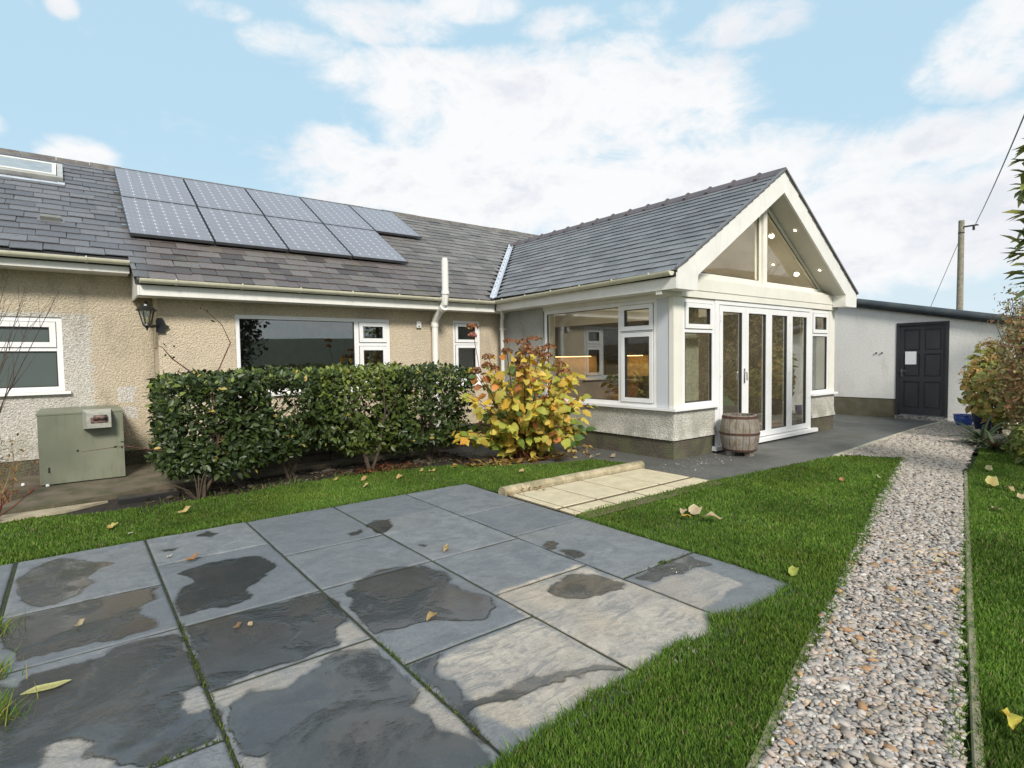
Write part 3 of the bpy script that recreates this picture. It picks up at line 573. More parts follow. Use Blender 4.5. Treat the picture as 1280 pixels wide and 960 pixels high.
# edge tufts that flop over the slabs
def tuft(x, y, n_, r_, hgt, yellow=.2, label='', name='grass_tuft'):
    P = np.stack([RNG.normal(x, r_, n_), RNG.normal(y, r_, n_)], 1); h_ = RNG.uniform(.5, 1, n_)*hgt
    V, F, c = blades(P, h_, np.full(n_, .005), gA, gB*1.2, 1.1); m_ = np.repeat(RNG.random(n_) < yellow, 5); c[m_] = np.array([.35, .30, .09])
    tag(npmesh(name, V, F, M_grass, attrs={'Col': c}), label, 'grass tuft', kind='stuff')
for (x, y, lb) in ((-.37, 3.90, 'yellowing grass tuft at the left patio edge, farthest of three'), (-.33, 3.35, 'grass tuft at the left patio edge level with the pale leaf'), (-.27, 2.95, 'straggly yellow grass tuft at the left patio edge nearest the camera')):
    tuft(x-.06, y, 260, .055, .11, .3, lb)
ed = []
for a, b in zip(LAWN_MID[8:], LAWN_MID[9:]+LAWN_MID[:1]):
    a = np.array(a); b = np.array(b); L = np.hypot(*(b-a)); m_ = int(L*520); t = RNG.random((m_, 1)); ed.append(a+(b-a)*t+RNG.normal(0, .010, (m_, 2)))
a = np.array((-1.1, 5.27)); b = np.array((3.4, 5.27)); ed.append(a+(b-a)*RNG.random((1500, 1))+np.stack([np.zeros(1500), RNG.normal(0.01, .014, 1500)], 1))
a = np.array((2.3, .56)); b = np.array((8.2, 1.86)); ed.append(a+(b-a)*RNG.random((1700, 1))+np.stack([np.zeros(1700), RNG.normal(-0.015, .02, 1700)], 1))
a = np.array((3.0, 1.27)); b = np.array((8.6, 2.66)); ed.append(a+(b-a)*RNG.random((2200, 1))+np.stack([np.zeros(2200), RNG.normal(0.0, .022, 2200)], 1))
P = np.concatenate(ed); V, F, c = blades(P, RNG.uniform(.03, .065, len(P)), np.full(len(P), .005), gA, gB*1.1, 1.0)
tag(npmesh('edge_grass', V, F, M_grass, attrs={'Col': c}), 'longer untrimmed grass flopping over the slab and path edges', 'grass', kind='stuff')
# moss and weeds in the joints
P = np.concatenate([np.stack([RNG.normal(.39, .006, 300), RNG.uniform(1.6, 3.4, 300)], 1), np.stack([RNG.uniform(-.3, .39, 200), RNG.normal(2.25, .006, 200)], 1), np.stack([RNG.normal(1.13, .006, 160), RNG.uniform(1.6, 2.6, 160)], 1), np.stack([RNG.uniform(2.7, 3.4, 60), RNG.normal(2.32, .006, 60)], 1), np.stack([RNG.normal(3.08, .02, 60), RNG.normal(2.33, .01, 60)], 1)])
V, F, c = blades(P, RNG.uniform(.012, .026, len(P)), np.full(len(P), .006), np.array([.06, .09, .015]), np.array([.12, .16, .02]), 1.2)
tag(npmesh('moss', V, F, M_grass, attrs={'Col': c}), 'moss and tiny weeds sprouting in the patio joints', 'moss', kind='stuff')
# ------------------------------------------------------------------ roofs
GABLE_X, RZ = 8.74, 4.20
EX0, EY0 = 6.30, 4.59            # corner of the extension walls
MS = 0.59                         # slope of the main roof
EYM, EZM = 8.15, 2.42             # right eave of the main roof
def mz(y): return EZM+MS*(y-EYM)
YR = 12.19; ZR = mz(YR)
ES = (RZ-2.46)/(GABLE_X-6.0)      # slope of the extension roof
def ez(x): return 2.46+ES*(x-6.0)
def valley_y(x): return EYM+(ez(x)-EZM)/MS
def valley_x(y): return 6.0+(mz(y)-2.46)/ES

# ---- main bungalow
house = empty('bungalow', (2, 9, 0), 'long pebbledashed bungalow with old slate roof and a clipped hedge before it', 'house')
LW = 9.0; RW = 8.5
def wall_with_holes(mb, x0, x1, y0, y1, z0, z1, holes):
    xs_ = sorted(set([x0, x1]+[h[0] for h in holes]+[h[1] for h in holes]))
    for a, b in zip(xs_[:-1], xs_[1:]):
        hs = [h for h in holes if h[0] <= a+1e-6 and h[1] >= b-1e-6]
        if not hs: mb.box(a, b, y0, y1, z0, z1)
        else:
            h = hs[0]
            if h[2] > z0: mb.box(a, b, y0, y1, z0, h[2])
            if h[3] < z1: mb.box(a, b, y0, y1, h[3], z1)
WB = (1.78, 4.10, 0.95, 2.07); WS = (5.31, 5.89, 0.95, 2.09); WL = (-1.55, -0.10, 1.075, 1.995)
mb = MB(); wall_with_holes(mb, 0.868, 6.3, RW, RW+.28, 0.2, 2.56, [WB, WS]); mb.box(0.868, 1.10, RW+.28, LW+.28, 0.2, 2.6); mb.build('wall', M_tan, house)
mb = MB(); wall_with_holes(mb, -7, 0.865, LW, LW+.28, 0.25, 2.84, [WL]); o = mb.build('wall', M_left, house); o['label'] = 'set-back wall with whitish patched render round the window'
mb = MB(); mb.box(-7, .86, LW+.012, LW+.27, -.05, .25); mb.box(0.885, 6.3, RW+.015, RW+.27, -.05, .2); mb.build('plinth', M_plinth, house)
MB().box(-7, 13, 15.6, 15.9, -.05, 2.6).box(-7.2, -6.9, 9.2, 15.6, -.05, 2.6).box(12.7, 13, 9, 15.6, -.05, 2.6).build('rear_wall', M_tan, house)
MB().box(-6.9, 6.2, 9.3, 15.6, -.04, 0.05).box(1.3, 4.9, 8.8, 9.3, -.04, 0.05).build('floor', M_floorw, house)
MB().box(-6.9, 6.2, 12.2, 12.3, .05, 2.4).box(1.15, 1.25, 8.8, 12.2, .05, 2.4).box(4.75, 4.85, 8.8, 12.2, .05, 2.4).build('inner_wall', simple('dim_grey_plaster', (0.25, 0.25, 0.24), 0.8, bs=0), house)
MB().box(-6.9, 1.10, 9.3, 15.6, 2.42, 2.5).box(1.11, 6.2, 8.85, 15.6, 2.42, 2.5).build('ceiling', M_ceil, house)
# roof decks
mb = MB()
t_ = .05
def slab_poly(mb, pts, th=0.06):     # roof deck: pts on the top, thickened downwards
    n_ = len(pts); vs = list(pts)+[(p[0], p[1], p[2]-th) for p in pts]
    mb.add(vs, [tuple(range(n_)), tuple(range(n_, 2*n_))[::-1]]+[((i+1) % n_, i, n_+i, n_+(i+1) % n_) for i in range(n_)])
yl = 8.60
slab_poly(mb, [(.62, EYM, mz(EYM)), (6.0, EYM, mz(EYM)), (GABLE_X, valley_y(GABLE_X), RZ), (12.9, valley_y(GABLE_X), RZ), (12.9, YR, ZR), (.62, YR, ZR)])
slab_poly(mb, [(-7.3, yl, mz(yl)), (.618, yl, mz(yl)), (.618, YR, ZR), (-7.3, YR, ZR)])
slab_poly(mb, [(12.9, YR+.002, ZR), (12.9, 16.2, ZR-MS*(16.2-YR)), (-7.3, 16.2, ZR-MS*(16.2-YR)), (-7.3, YR+.002, ZR)])
mb.build('roof', simple('dark_underlay', (0.03, 0.03, 0.032), 0.9, bs=0), house)
# slates: one shared mesh, laid row over row
def slate_mesh(name, wd, ln, th, mat, seed):
    rg = random.Random(seed); j = lambda a: rg.uniform(-a, a)
    tail = [(-wd/2, j(.004)), (-wd/6, j(.006)), (wd/6, j(.006)), (wd/2, j(.004))]
    poly = tail+[(wd/2, ln), (-wd/2, ln)]; n_ = 6; lift = 0.021
    def zz(y): return lift*(1-max(0, y)/ln)
    vs = [(x, y, zz(y)) for x, y in poly]+[(x, y, zz(y)+th) for x, y in poly]
    me = bpy.data.meshes.new(name); me.from_pydata(vs, [], [tuple(range(6))[::-1], tuple(range(6, 12))]+[(i, (i+1) % 6, 6+(i+1) % 6, 6+i) for i in range(6)]); me.update(); me.materials.append(mat); return me
def lay(parent, frame, u0, u1, v1, wd, expo, th, mat, umax=None, umin=None, vmin=None, nsingle=290, seed=1, rough=0.0, hide=None):
    """frame: (origin, udir, vdir, normal). umin/umax(v) clip the rows."""
    O, U, Vd, N = frame; ln = expo*1.62; rg = random.Random(seed)
    protos = [slate_mesh('slate', wd-.006, ln, th, mat, s) for s in range(4)]
    cand = []; rows = int(v1/expo)
    for i in range(rows+1):
        v = i*expo; off = (wd/2 if i % 2 else 0)+rg.uniform(-.02, .02)*(1+rough*3)
        a = umin(v) if umin else u0; b = umax(v) if umax else u1
        if vmin and v < 0: continue
        u = u0+off-wd
        while u < u1+wd:
            c0, c1 = max(u, a), min(u+wd, b)
            if c1-c0 > .04:
                L_ = min(ln, v1-v+.001)
                if L_ > .05: cand.append((c0, c1, v, L_, u, (vmin(u+wd/2) if vmin else None)))
            u += wd
    Mrot = Matrix((U, Vd, N)).transposed().to_4x4(); Pl = root_loc(parent)
    out = []
    for (c0, c1, v, L_, u, vm) in cand:
        if vm is not None and v+expo < vm: continue
        cen = O+U*((c0+c1)/2)+Vd*(v+expo/2); d = cen-Vector((0, 0, H)); vis = d.normalized().dot(-N)/d.length_squared
        inv = Matrix((rr, uu, Fv)) @ d; sx = FPX*inv.x/max(inv.z, .1)
        if inv.z < .3 or abs(sx) > 660: vis = -1
        if hide and hide(cen): vis *= .02
        out.append((vis, c0, c1, v, L_, u))
    out.sort(key=lambda t: -t[0])
    rest = MB()
    for q, (vis, c0, c1, v, L_, u) in enumerate(out):
        jr = rg.gauss(0, .004*(1+rough*2)); jv = rg.gauss(0, .003+.006*rough); jn = abs(rg.gauss(0, .0012+.0025*rough))
        full = (c1-c0) > wd-.02 and L_ > ln-.01
        cu = (c0+c1)/2
        if q < nsingle and vis > 0:
            if full:
                o = bpy.data.objects.new('slate', protos[rg.randrange(4)]); COL.objects.link(o); o.parent = parent
            else:
                me_s = slate_mesh('slate', (c1-c0)-.006, L_, th, mat, q); o = bpy.data.objects.new('slate', me_s); COL.objects.link(o); o.parent = parent
            mt = Mrot.copy(); mt.translation = O+U*cu+Vd*(v+jv)+N*(.002+jn)-Pl
            o.matrix_local = mt @ Matrix.Rotation(jr, 4, 'Z')
        else:
            lift = .021; a_ = math.cos(jr); b_ = math.sin(jr); vs = []
            for zt in (0, th):
                for (x, y) in ((-(c1-c0)/2+.003, 0), ((c1-c0)/2-.003, 0), ((c1-c0)/2-.003, L_), (-(c1-c0)/2+.003, L_)):
                    z = lift*(1-y/ln)+zt; xx = x*a_-y*b_; yy = x*b_+y*a_
                    vs.append(tuple(O+U*(cu+xx)+Vd*(v+jv+yy)+N*(z+.002+jn)))
            rest.add(vs, [(3,2,1,0),(4,5,6,7),(0,1,5,4),(1,2,6,5),(2,3,7,6),(3,0,4,7)])
    if rest.v: o = rest.build('slate', mat, parent); o['kind'] = 'stuff'; o['label'] = 'the remaining slates of this roof'
cm = 1/math.hypot(1, MS)
Vm = Vector((0, cm, MS*cm)); Nm = Vector((0, -MS*cm, cm)); Um = Vector((1, 0, 0))
vleft = (8.60-EYM)/cm
Lm = (YR-EYM)/cm
def inpv(c):   # slates under the solar panels
    yy = c.y; return 9.15 < yy < 12.2 and .7 < c.x < (4.7 if yy < 10.6 else 5.8)
frame = (Vector((0, EYM, EZM)), Um, Vm, Nm)
def umn(v): return -7.3 if v >= vleft-.02 else .60
def umx(v):
    y = EYM+v*cm; return valley_x(y)-.03 if y < valley_y(GABLE_X)-.1 else 12.9
lay(house, frame, -7.3, 12.9, Lm, .30, .213, .011, M_slate, umax=umx, umin=umn, nsingle=295, seed=3, rough=.8, hide=inpv)
# ridge
x = -7.3
while x < 12.9:
    l_ = .45; mb = MB(); w_ = .13
    prof = [(YR-w_, ZR-w_*MS+.018), (YR-w_*.35, ZR+.052), (YR, ZR+.075), (YR+w_*.35, ZR+.052), (YR+w_, ZR-w_*MS+.018), (YR+w_, ZR-w_*MS-.01), (YR, ZR+.035), (YR-w_, ZR-w_*MS-.01)]
    dz = random.uniform(-.006, .006); mb.prism([(a, b+dz) for a, b in prof], 'x', x+.004, min(x+l_, 12.9)-.004); mb.build('ridge_tile', M_ridge, house); x += l_
# fascias, soffits and gutters
def gutter(parent, p0, p1, out, mat, brackets=6, r_=.058, dz=0.0):
    """half-round gutter from p0 to p1; out = horizontal unit vector away from the wall"""
    p0, p1, out = Vector(p0), Vector(p1), Vector(out); d = (p1-p0).normalized(); n_ = 10
    mb = MB(); vs = []
    for p in (p0, p1):
        for k_ in range(n_+1):
            a = math.pi+math.pi*k_/n_; vs.append(p+out*(r_*math.cos(a))+Vector((0, 0, r_*math.sin(a)*.95)))
        for k_ in range(n_, -1, -1):
            a = math.pi+math.pi*k_/n_; vs.append(p+out*((r_-.006)*math.cos(a))+Vector((0, 0, (r_-.006)*math.sin(a)*.95)))
    m_ = 2*(n_+1); fs = [(i, (i+1) % m_, m_+(i+1) % m_, m_+i) for i in range(m_)]+[tuple(range(n_+1))[::-1], tuple(range(m_, m_+n_+1))]
    mb.add([tuple(v) for v in vs], fs); g_ = mb.build('gutter', mat, parent, smooth=True)
    L = (p1-p0).length
    for b in range(brackets):
        c = p0+d*(L*(b+.5)/brackets); mb = MB(); vs = []
        for s_ in (-.014, .014):
            for k_ in range(n_+1):
                a = math.pi+math.pi*k_/n_; vs.append(tuple(c+d*s_+out*((r_+.006)*math.cos(a))+Vector((0, 0, (r_+.006)*math.sin(a)*.95))))
        mb.add(vs, [(i, i+1, n_+2+i, n_+1+i) for i in range(n_)])
        c2 = c+out*r_; mb.box(c2.x-.008, c2.x+.008, c2.y-.008, c2.y+.008, c2.z-.012, c2.z+.012); mb.build('gutter_bracket', mat, g_)
    return g_
mb = MB(); mb.box(.665, 5.978, EYM+.01, EYM+.03, 2.235, 2.425); mb.build('fascia', M_upvc_d, house)
mb = MB(); mb.box(.64, .663, EYM+.01, 9.0, 2.235, 2.46); mb.prism([(EYM+.01, 2.46), (9.0, 2.46), (9.0, 2.86)], 'x', .641, .662); o = mb.build('eave_end_board', M_upvc_d, house)
mb = MB(); mb.box(.665, 6.298, EYM+.032, RW, 2.235, 2.255); mb.build('soffit', M_upvc_d, house)
gutter(house, (.66, EYM-.065, 2.425), (5.93, EYM-.065, 2.415), (0, -1, 0), M_gutter, 7)
mb = MB(); mb.box(-7.2, .60, yl+.01, yl+.03, 2.545, 2.70); mb.build('fascia', M_upvc_d, house)
mb = MB(); mb.box(-7.2, .60, yl+.032, LW, 2.55, 2.57); mb.build('soffit', M_upvc_d, house)
gutter(house, (-7.2, yl-.065, 2.70), (.60, yl-.065, 2.69), (0, -1, 0), M_gutter, 9)

# ---- windows
def win(parent, xf, u0, u1, v0, v1, mull=(), cells=None, frame_w=.058, mat=None, gmat=None, sill=True, depth=.06, sash_w=.062):
    """xf(u, d, v): d grows outward. cells: (u0, u1, v0, v1, sash?)"""
    mat = mat or M_upvc; gmat = gmat or M_glass
    mb = MB(xf); mb.ring(u0, u1, v0, v1, frame_w, -.02, depth-.02)
    for (a, b, c, d) in mull: mb.box(a, b, -.018, depth-.022, c, d)
    fr = mb.build('window', mat, parent)
    for (a, b, c, d, sash) in cells:
        s_ = fr
        if sash:
            m2 = MB(xf); m2.ring(a, b, c, d, sash_w, -.01, depth-.004); s_ = m2.build('sash', mat, fr)
            m4 = MB(xf); m4.ring(a-.006, b+.006, c-.006, d+.006, .0075, -.008, depth-.018); m4.build('seal', M_gasket, fr)
            i = sash_w-.004
            m3 = MB(xf); m3.ring(a+i, b-i, c+i, d-i, .012, .0, depth-.012); m3.build('gasket', M_gasket, fr)
        else: 
            i = -.004; m3 = MB(xf); m3.ring(a+i, b-i, c+i, d-i, .012, .0, depth-.03); m3.build('gasket', M_gasket, fr)
        MB(xf).box(a+i+.005, b-i-.005, .010, .016, c+i+.005, d-i-.005).build('pane', gmat, fr)
    if sill:
        MB(xf).box(u0-.06, u1+.06, -.02, .115, v0-.035, v0-.003).build('sill', mat, parent)
    return fr
def xfY(y): return lambda u, d, v: (u, y-d, v)
u0, u1, v0, v1 = WB
win(house, xfY(RW+.06), u0, u1, v0, v1, [(3.50, 3.575, v0+.058, v1-.058), (3.575, 4.042, 1.635, 1.69)],
    [(u0+.058, 3.50, v0+.058, v1-.058, False), (3.580, 4.038, 1.695, v1-.062, True), (3.580, 4.038, v0+.062, 1.63, True)], gmat=M_glass)
u0, u1, v0, v1 = WS
win(house, xfY(RW+.06), u0, u1, v0, v1, [(u0+.05, u1-.05, 1.66, 1.70)], [(u0+.054, u1-.054, 1.704, v1-.054, True), (u0+.054, u1-.054, v0+.054, 1.656, True)], frame_w=.05, sash_w=.05)
u0, u1, v0, v1 = WL
win(house, xfY(LW+.06), u0, u1, v0, v1, [(u0+.06, u1-.06, 1.575, 1.62), (-.85, -.80, v0+.06, 1.575), (-.85, -.80, 1.62, v1-.06)],
    [(-.796, u1-.062, 1.624, v1-.062, True), (-.796, u1-.062, v0+.06, 1.571, False), (u0+.062, -.854, 1.624, v1-.062, True), (u0+.062, -.854, v0+.062, 1.571, False)], gmat=M_obsc)
# roof window
rw = empty('roof_window', (-.6, 11.3, mz(11.3)), 'white framed skylight with grey glass set in the slates beside the solar array', 'skylight')
def xfroof(u, d, v): p = frame[0]+Um*u+Vm*v+Nm*d; return tuple(p)
va = (11.15-EYM)/cm; vb = va+.78
MB(xfroof).ring(-1.45, -.02, va, vb, .07, .0, .085).build('frame', simple('grey_skylight_frame', (.42, .42, .40), .4, (.3, .3, .27), 5, bs=0), rw)
MB(xfroof).ring(-1.37, -.10, va+.08, vb-.08, .05, .0, .10).build('sash', M_upvc_d, rw)
MB(xfroof).box(-1.33, -.14, .085, .092, va+.12, vb-.12).build('pane', simple('skylight_glass', (.30, .33, .34), .08, bs=0), rw)
MB(xfroof).box(-1.47, 0, .01, .03, va-.16, va-.004).build('flashing', M_lead, rw)
# vent tile
vt = empty('roof_vent', (-.12, 9.6, mz(9.6)), 'small grey slate vent low on the left roof below the skylight', 'vent')
v_ = (9.55-EYM)/cm
MB(xfroof).box(-.30, -.02, .02, .035, v_-.02, v_+.16).build('vent_base', M_slate, vt)
MB(xfroof).box(-.27, -.06, .035, .085, v_+.02, v_+.12, .012).build('vent_hood', simple('grey_vent_plastic', (.2, .2, .18), .6, bs=0), vt)
# ---- solar panels
def solar(i, row, u0, y0, label):
    PW, PL = 1.04, 1.60; off = .115
    v0_ = (y0-EYM)/cm
    p = empty('solar_panel', tuple(frame[0]+Um*(u0+PW/2)+Vm*v0_), label, 'solar panel', 'solar panels on the bungalow roof')
    f = MB(xfroof); f.ring(u0+.006, u0+PW-.006, v0_+.006, v0_+PL-.006, .012, off-.04, off); f.build('frame', simple('black_panel_frame', (.06, .06, .065), .35, bs=0) if 'black_panel_frame' not in bpy.data.materials else bpy.data.materials['black_panel_frame'], p)
    NX, NY = 6, 10; vs = []; fs = []; cell = []
    for j in range(2):
        for k_ in range(2):
            uu_ = u0+.018+(PW-.036)*k_; vv = v0_+.018+(PL-.036)*j; vs.append(xfroof(uu_, off-.004, vv)); cell.append((k_*NX, j*NY, 0, 1))
    vs += [xfroof(u0+.018+(PW-.036)*k_, off-.03, v0_+.018+(PL-.036)*j) for j in range(2) for k_ in range(2)]; cell += cell[:4]
    npmesh('glass_sheet', vs, [(0, 1, 3, 2), (6, 7, 5, 4), (0, 4, 5, 1), (2, 3, 7, 6), (0, 2, 6, 4), (1, 5, 7, 3)], M_solar, p, {'cell': cell})
    return p
nm = ['left end', 'second from the left', 'middle', 'fourth from the left', 'right end']
for c_ in range(5): solar(c_, 1, .665+c_*1.047, 9.25+1.607*cm, 'dark solar panel at the '+nm[c_]+' of the upper row' if c_ in (0, 4) else 'dark solar panel '+nm[c_]+' in the upper row of five')
nm2 = ['at the left end of the lower row', 'second from the left in the lower row of four', 'third from the left in the lower row of four', 'at the right end of the lower row']
for c_ in range(4): solar(c_, 0, .655+c_*1.047, 9.25, 'dark solar panel '+nm2[c_])
rail = MB(xfroof)
for y_, xe in ((9.6, 4.88), (10.25, 4.88), (10.9, 5.95), (11.6, 5.95)): rail.box(.60, xe, .03, .073, (y_-EYM)/cm, (y_-EYM)/cm+.04)
tag(rail.build('mounting_rail', M_chrome), 'metal rails carrying the solar panels on the slates', 'rail')
for (u_, y_) in ((.62, 9.45), (.62, 10.1), (.60, 10.7), (.60, 11.4)): pass
# pipes
mb = MB(); mb.tube([(4.85, 7.98, 2.50), (4.85, 7.98, 3.02)], .056, 14).tube([(4.85, 7.98, 3.0), (4.85, 7.98, 3.06)], .047, 14); vent = mb.build('soil_pipe', M_upvc_d, house, smooth=True)
MB().tube([(4.85, 7.98, 2.505), (4.852, 8.0, 2.33), (4.88, 8.36, 2.10), (4.885, 8.40, 2.0)], .057, 14).build('offset_bend', M_upvc_d, vent, smooth=True)
MB().tube([(4.885, 8.40, 2.03), (4.885, 8.40, .02)], .055, 14).build('lower_pipe', M_upvc_d, vent, smooth=True)
mb = MB()
for z_ in (1.98, 2.26, 2.47): pass
mb.tube([(4.85, 7.98, 2.47), (4.85, 7.98, 2.52)], .066, 14).tube([(4.885, 8.40, 1.96), (4.885, 8.40, 2.04)], .066, 14).tube([(4.853, 8.03, 2.27), (4.857, 8.09, 2.235)], .067, 14).tube([(4.885, 8.4, 1.2), (4.885, 8.4, 1.23)], .066, 14)
mb.build('pipe_collar', M_upvc_d, vent, smooth=True)

# ------------------------------------------------------------------ extension
ext = empty('garden_room', (8.7, 5.5, 0), 'gabled garden room extension with white framed glazing and folding doors', 'extension')
EXR = 11.2; BY = 4.33
def bell(mb, x0, x1, y, z0, z1, nrm):    # roughcast dado whose foot flares outward
    pass
# side dado (faces -X) and front dados (face -Y), flared at the foot
fl = .028
def dado_x(mb, y0, y1, ztop, zbot):
    mb.prism([(EX0+.25, zbot), (EX0-fl, zbot), (EX0-fl*.35, zbot+.07), (EX0, zbot+.16), (EX0, ztop), (EX0+.25, ztop)], 'y', y0, y1)
def P_xz(pts): return pts
mb = MB(); mb.prism([(EX0+.25, .27), (EX0-fl, .27), (EX0-fl*.35, .34), (EX0, .43), (EX0, .665), (EX0+.25, .665)], 'y', EY0+.26, 7.22); mb.prism([(EX0+.0, EY0+.0), (EX0+.003, EY0+.0), (EX0+.003, EY0+.26), (EX0, EY0+.26)], 'z', .43, .665); mb.prism([(EX0+.003, .27), (EX0-fl, .27), (EX0-fl*.35, .34), (EX0, .43), (EX0+.003, .43)], 'y', EY0+.003, EY0+.26); o = mb.build('dado_wall', M_ext, ext); o['label'] = 'grey roughcast dado of the side facing the lawn'
def dado_front(x0, x1):
    mb = MB(); mb.prism([(EY0+.25, .27), (EY0-fl, .27), (EY0-fl*.35, .34), (EY0, .43), (EY0, .665), (EY0+.25, .665)], 'x', x0, x1)
    return mb.build('dado_wall', M_ext, ext)
dado_front(EX0+.004, 7.30); dado_front(10.28, EXR)
mb = MB(); mb.add([(EX0-fl+.0, EY0+.003, .27), (EX0, EY0-fl, .27), (EX0, EY0+.003, .27), (EX0-fl*.35, EY0+.003, .34), (EX0, EY0-fl*.35, .34), (EX0, EY0, .43)], [(0, 1, 4, 3), (3, 4, 5), (0, 2, 1)]); mb.build('dado_corner', M_ext, ext)
mb = MB(); mb.box(EX0+.0, EX0+.25, EY0+.0, 7.22, -.05, .268); mb.box(EX0+.25, 7.30, EY0, EY0+.25, -.05, .27); mb.box(10.28, EXR-.02, EY0, EY0+.25, -.05, .27); mb.build('plinth', M_plinth, ext)
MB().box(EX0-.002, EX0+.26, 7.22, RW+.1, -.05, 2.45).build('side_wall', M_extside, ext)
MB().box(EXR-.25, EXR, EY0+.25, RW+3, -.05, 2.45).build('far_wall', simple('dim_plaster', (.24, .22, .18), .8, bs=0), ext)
MB().box(EX0+.25, EXR-.25, EY0+.12, 12.5, .0, .10).build('floor', M_floorw, ext)
# glazing: side
def xfX(x): return lambda u, d, v: (x-d, u, v)
win(ext, xfX(EX0+.055), 4.87, 7.20, .70, 2.19, [(5.505, 5.565, .757, 2.132)],
    [(5.565, 7.142, .757, 2.132, False), (4.93, 5.503, 1.775, 2.136, True), (4.93, 5.503, .755, 1.745, True)], sill=False, gmat=M_glass)
MB(xfX(EX0+.055)).box(4.928, 5.505, -.018, .036, 1.747, 1.773).build('transom', M_upvc, ext)
MB().box(EX0+.01, EX0+.12, 4.66, 4.868, .70, 2.25).build('corner_panel', M_greyp, ext)
mb = MB(); mb.prism([(EX0-.05, 4.53), (7.31, 4.53), (7.31, 4.75), (EX0+.2, 4.75), (EX0+.2, 7.22), (EX0-.05, 7.22)], 'z', .665, .698); mb.build('cill', M_upvc, ext)
MB().box(10.24, EXR+.03, 4.53, 4.75, .665, .698).build('cill', M_upvc, ext)
# corner column and front posts
MB().box(EX0, 6.50, EY0-.002, 4.66, .70, 2.25).build('corner_post', M_cream, ext)
MB().box(EX0+.012, EX0+.02, EY0+.03, 4.655, .70, 2.25).build('post_trim', M_upvc, ext)
MB().box(10.97, EXR, EY0, 4.82, .70, 2.25).box(EXR-.02, EXR, 4.59, 4.82, .698, .70).build('end_post', M_cream, ext)
win(ext, xfY(EY0+.045), 6.50, 7.27, .70, 2.19, [(6.558, 7.212, 1.725, 1.775)], [(6.562, 7.208, 1.780, 2.128, True), (6.562, 7.208, .758, 1.720, False)], sill=False, gmat=M_glass)
win(ext, xfY(EY0+.045), 10.26, 10.965, .70, 2.19, [(10.318, 10.907, 1.725, 1.775)], [(10.322, 10.903, 1.780, 2.128, True), (10.322, 10.903, .758, 1.720, False)], sill=False, gmat=M_glass)
# folding doors
dx = [7.375, 8.08, 8.785, 9.47, 10.165]
mb = MB(xfY(EY0+.045)); mb.box(7.272, 7.372, -.03, .05, .10, 2.20); mb.box(10.168, 10.258, -.03, .05, .10, 2.20); mb.box(7.372, 10.168, -.03, .05, 2.135, 2.20); mb.build('door_frame', M_upvc, ext)
MB().box(7.20, 10.40, EY0-.07, 4.72, .035, .098, .008).build('threshold', M_upvc, ext)
MB().box(7.30, 10.28, EY0, 4.70, -.03, .033).build('step', M_plinth, ext)
for i in range(4):
    a, b = dx[i]+.002, dx[i+1]-.002
    xf = xfY(EY0+.04)
    mb = MB(xf); mb.ring(a, b, .112, 2.13, .088, -.02, .048); d_ = mb.build('folding_door', M_upvc, ext)
    MB(xf).ring(a+.084, b-.084, .196, 2.046, .012, .0, .040).build('gasket', M_gasket, d_)
    MB(xf).box(a+.09, b-.09, .010, .016, .202, 2.04).build('pane', M_glassd, d_)
    if i < 3: MB(xf).box(b-.0005, b+.0045, -.02, .030, .115, 2.13).build('seal', M_gasket, ext)
    for hz in (.35, 1.15, 1.95):
        if i in (0, 2): MB(xf).box(a+.004 if i == 0 else b-.03, a+.03 if i == 0 else b-.004, .048, .062, hz-.05, hz+.05).build('hinge', M_upvc, d_)
    if i == 0:
        h = MB(xf); h.box(b-.055, b-.025, .048, .060, .98, 1.20); h.tube([(b-.04, .060, 1.14), (b-.04, .095, 1.14), (b-.04, .10, 1.02)], .009, 8); h.build('handle', M_chrome, d_)
MB(xfY(EY0+.04)).box(7.375, 10.165, .049, .052, 2.132, 2.139).build('head_seal', M_gasket, ext)
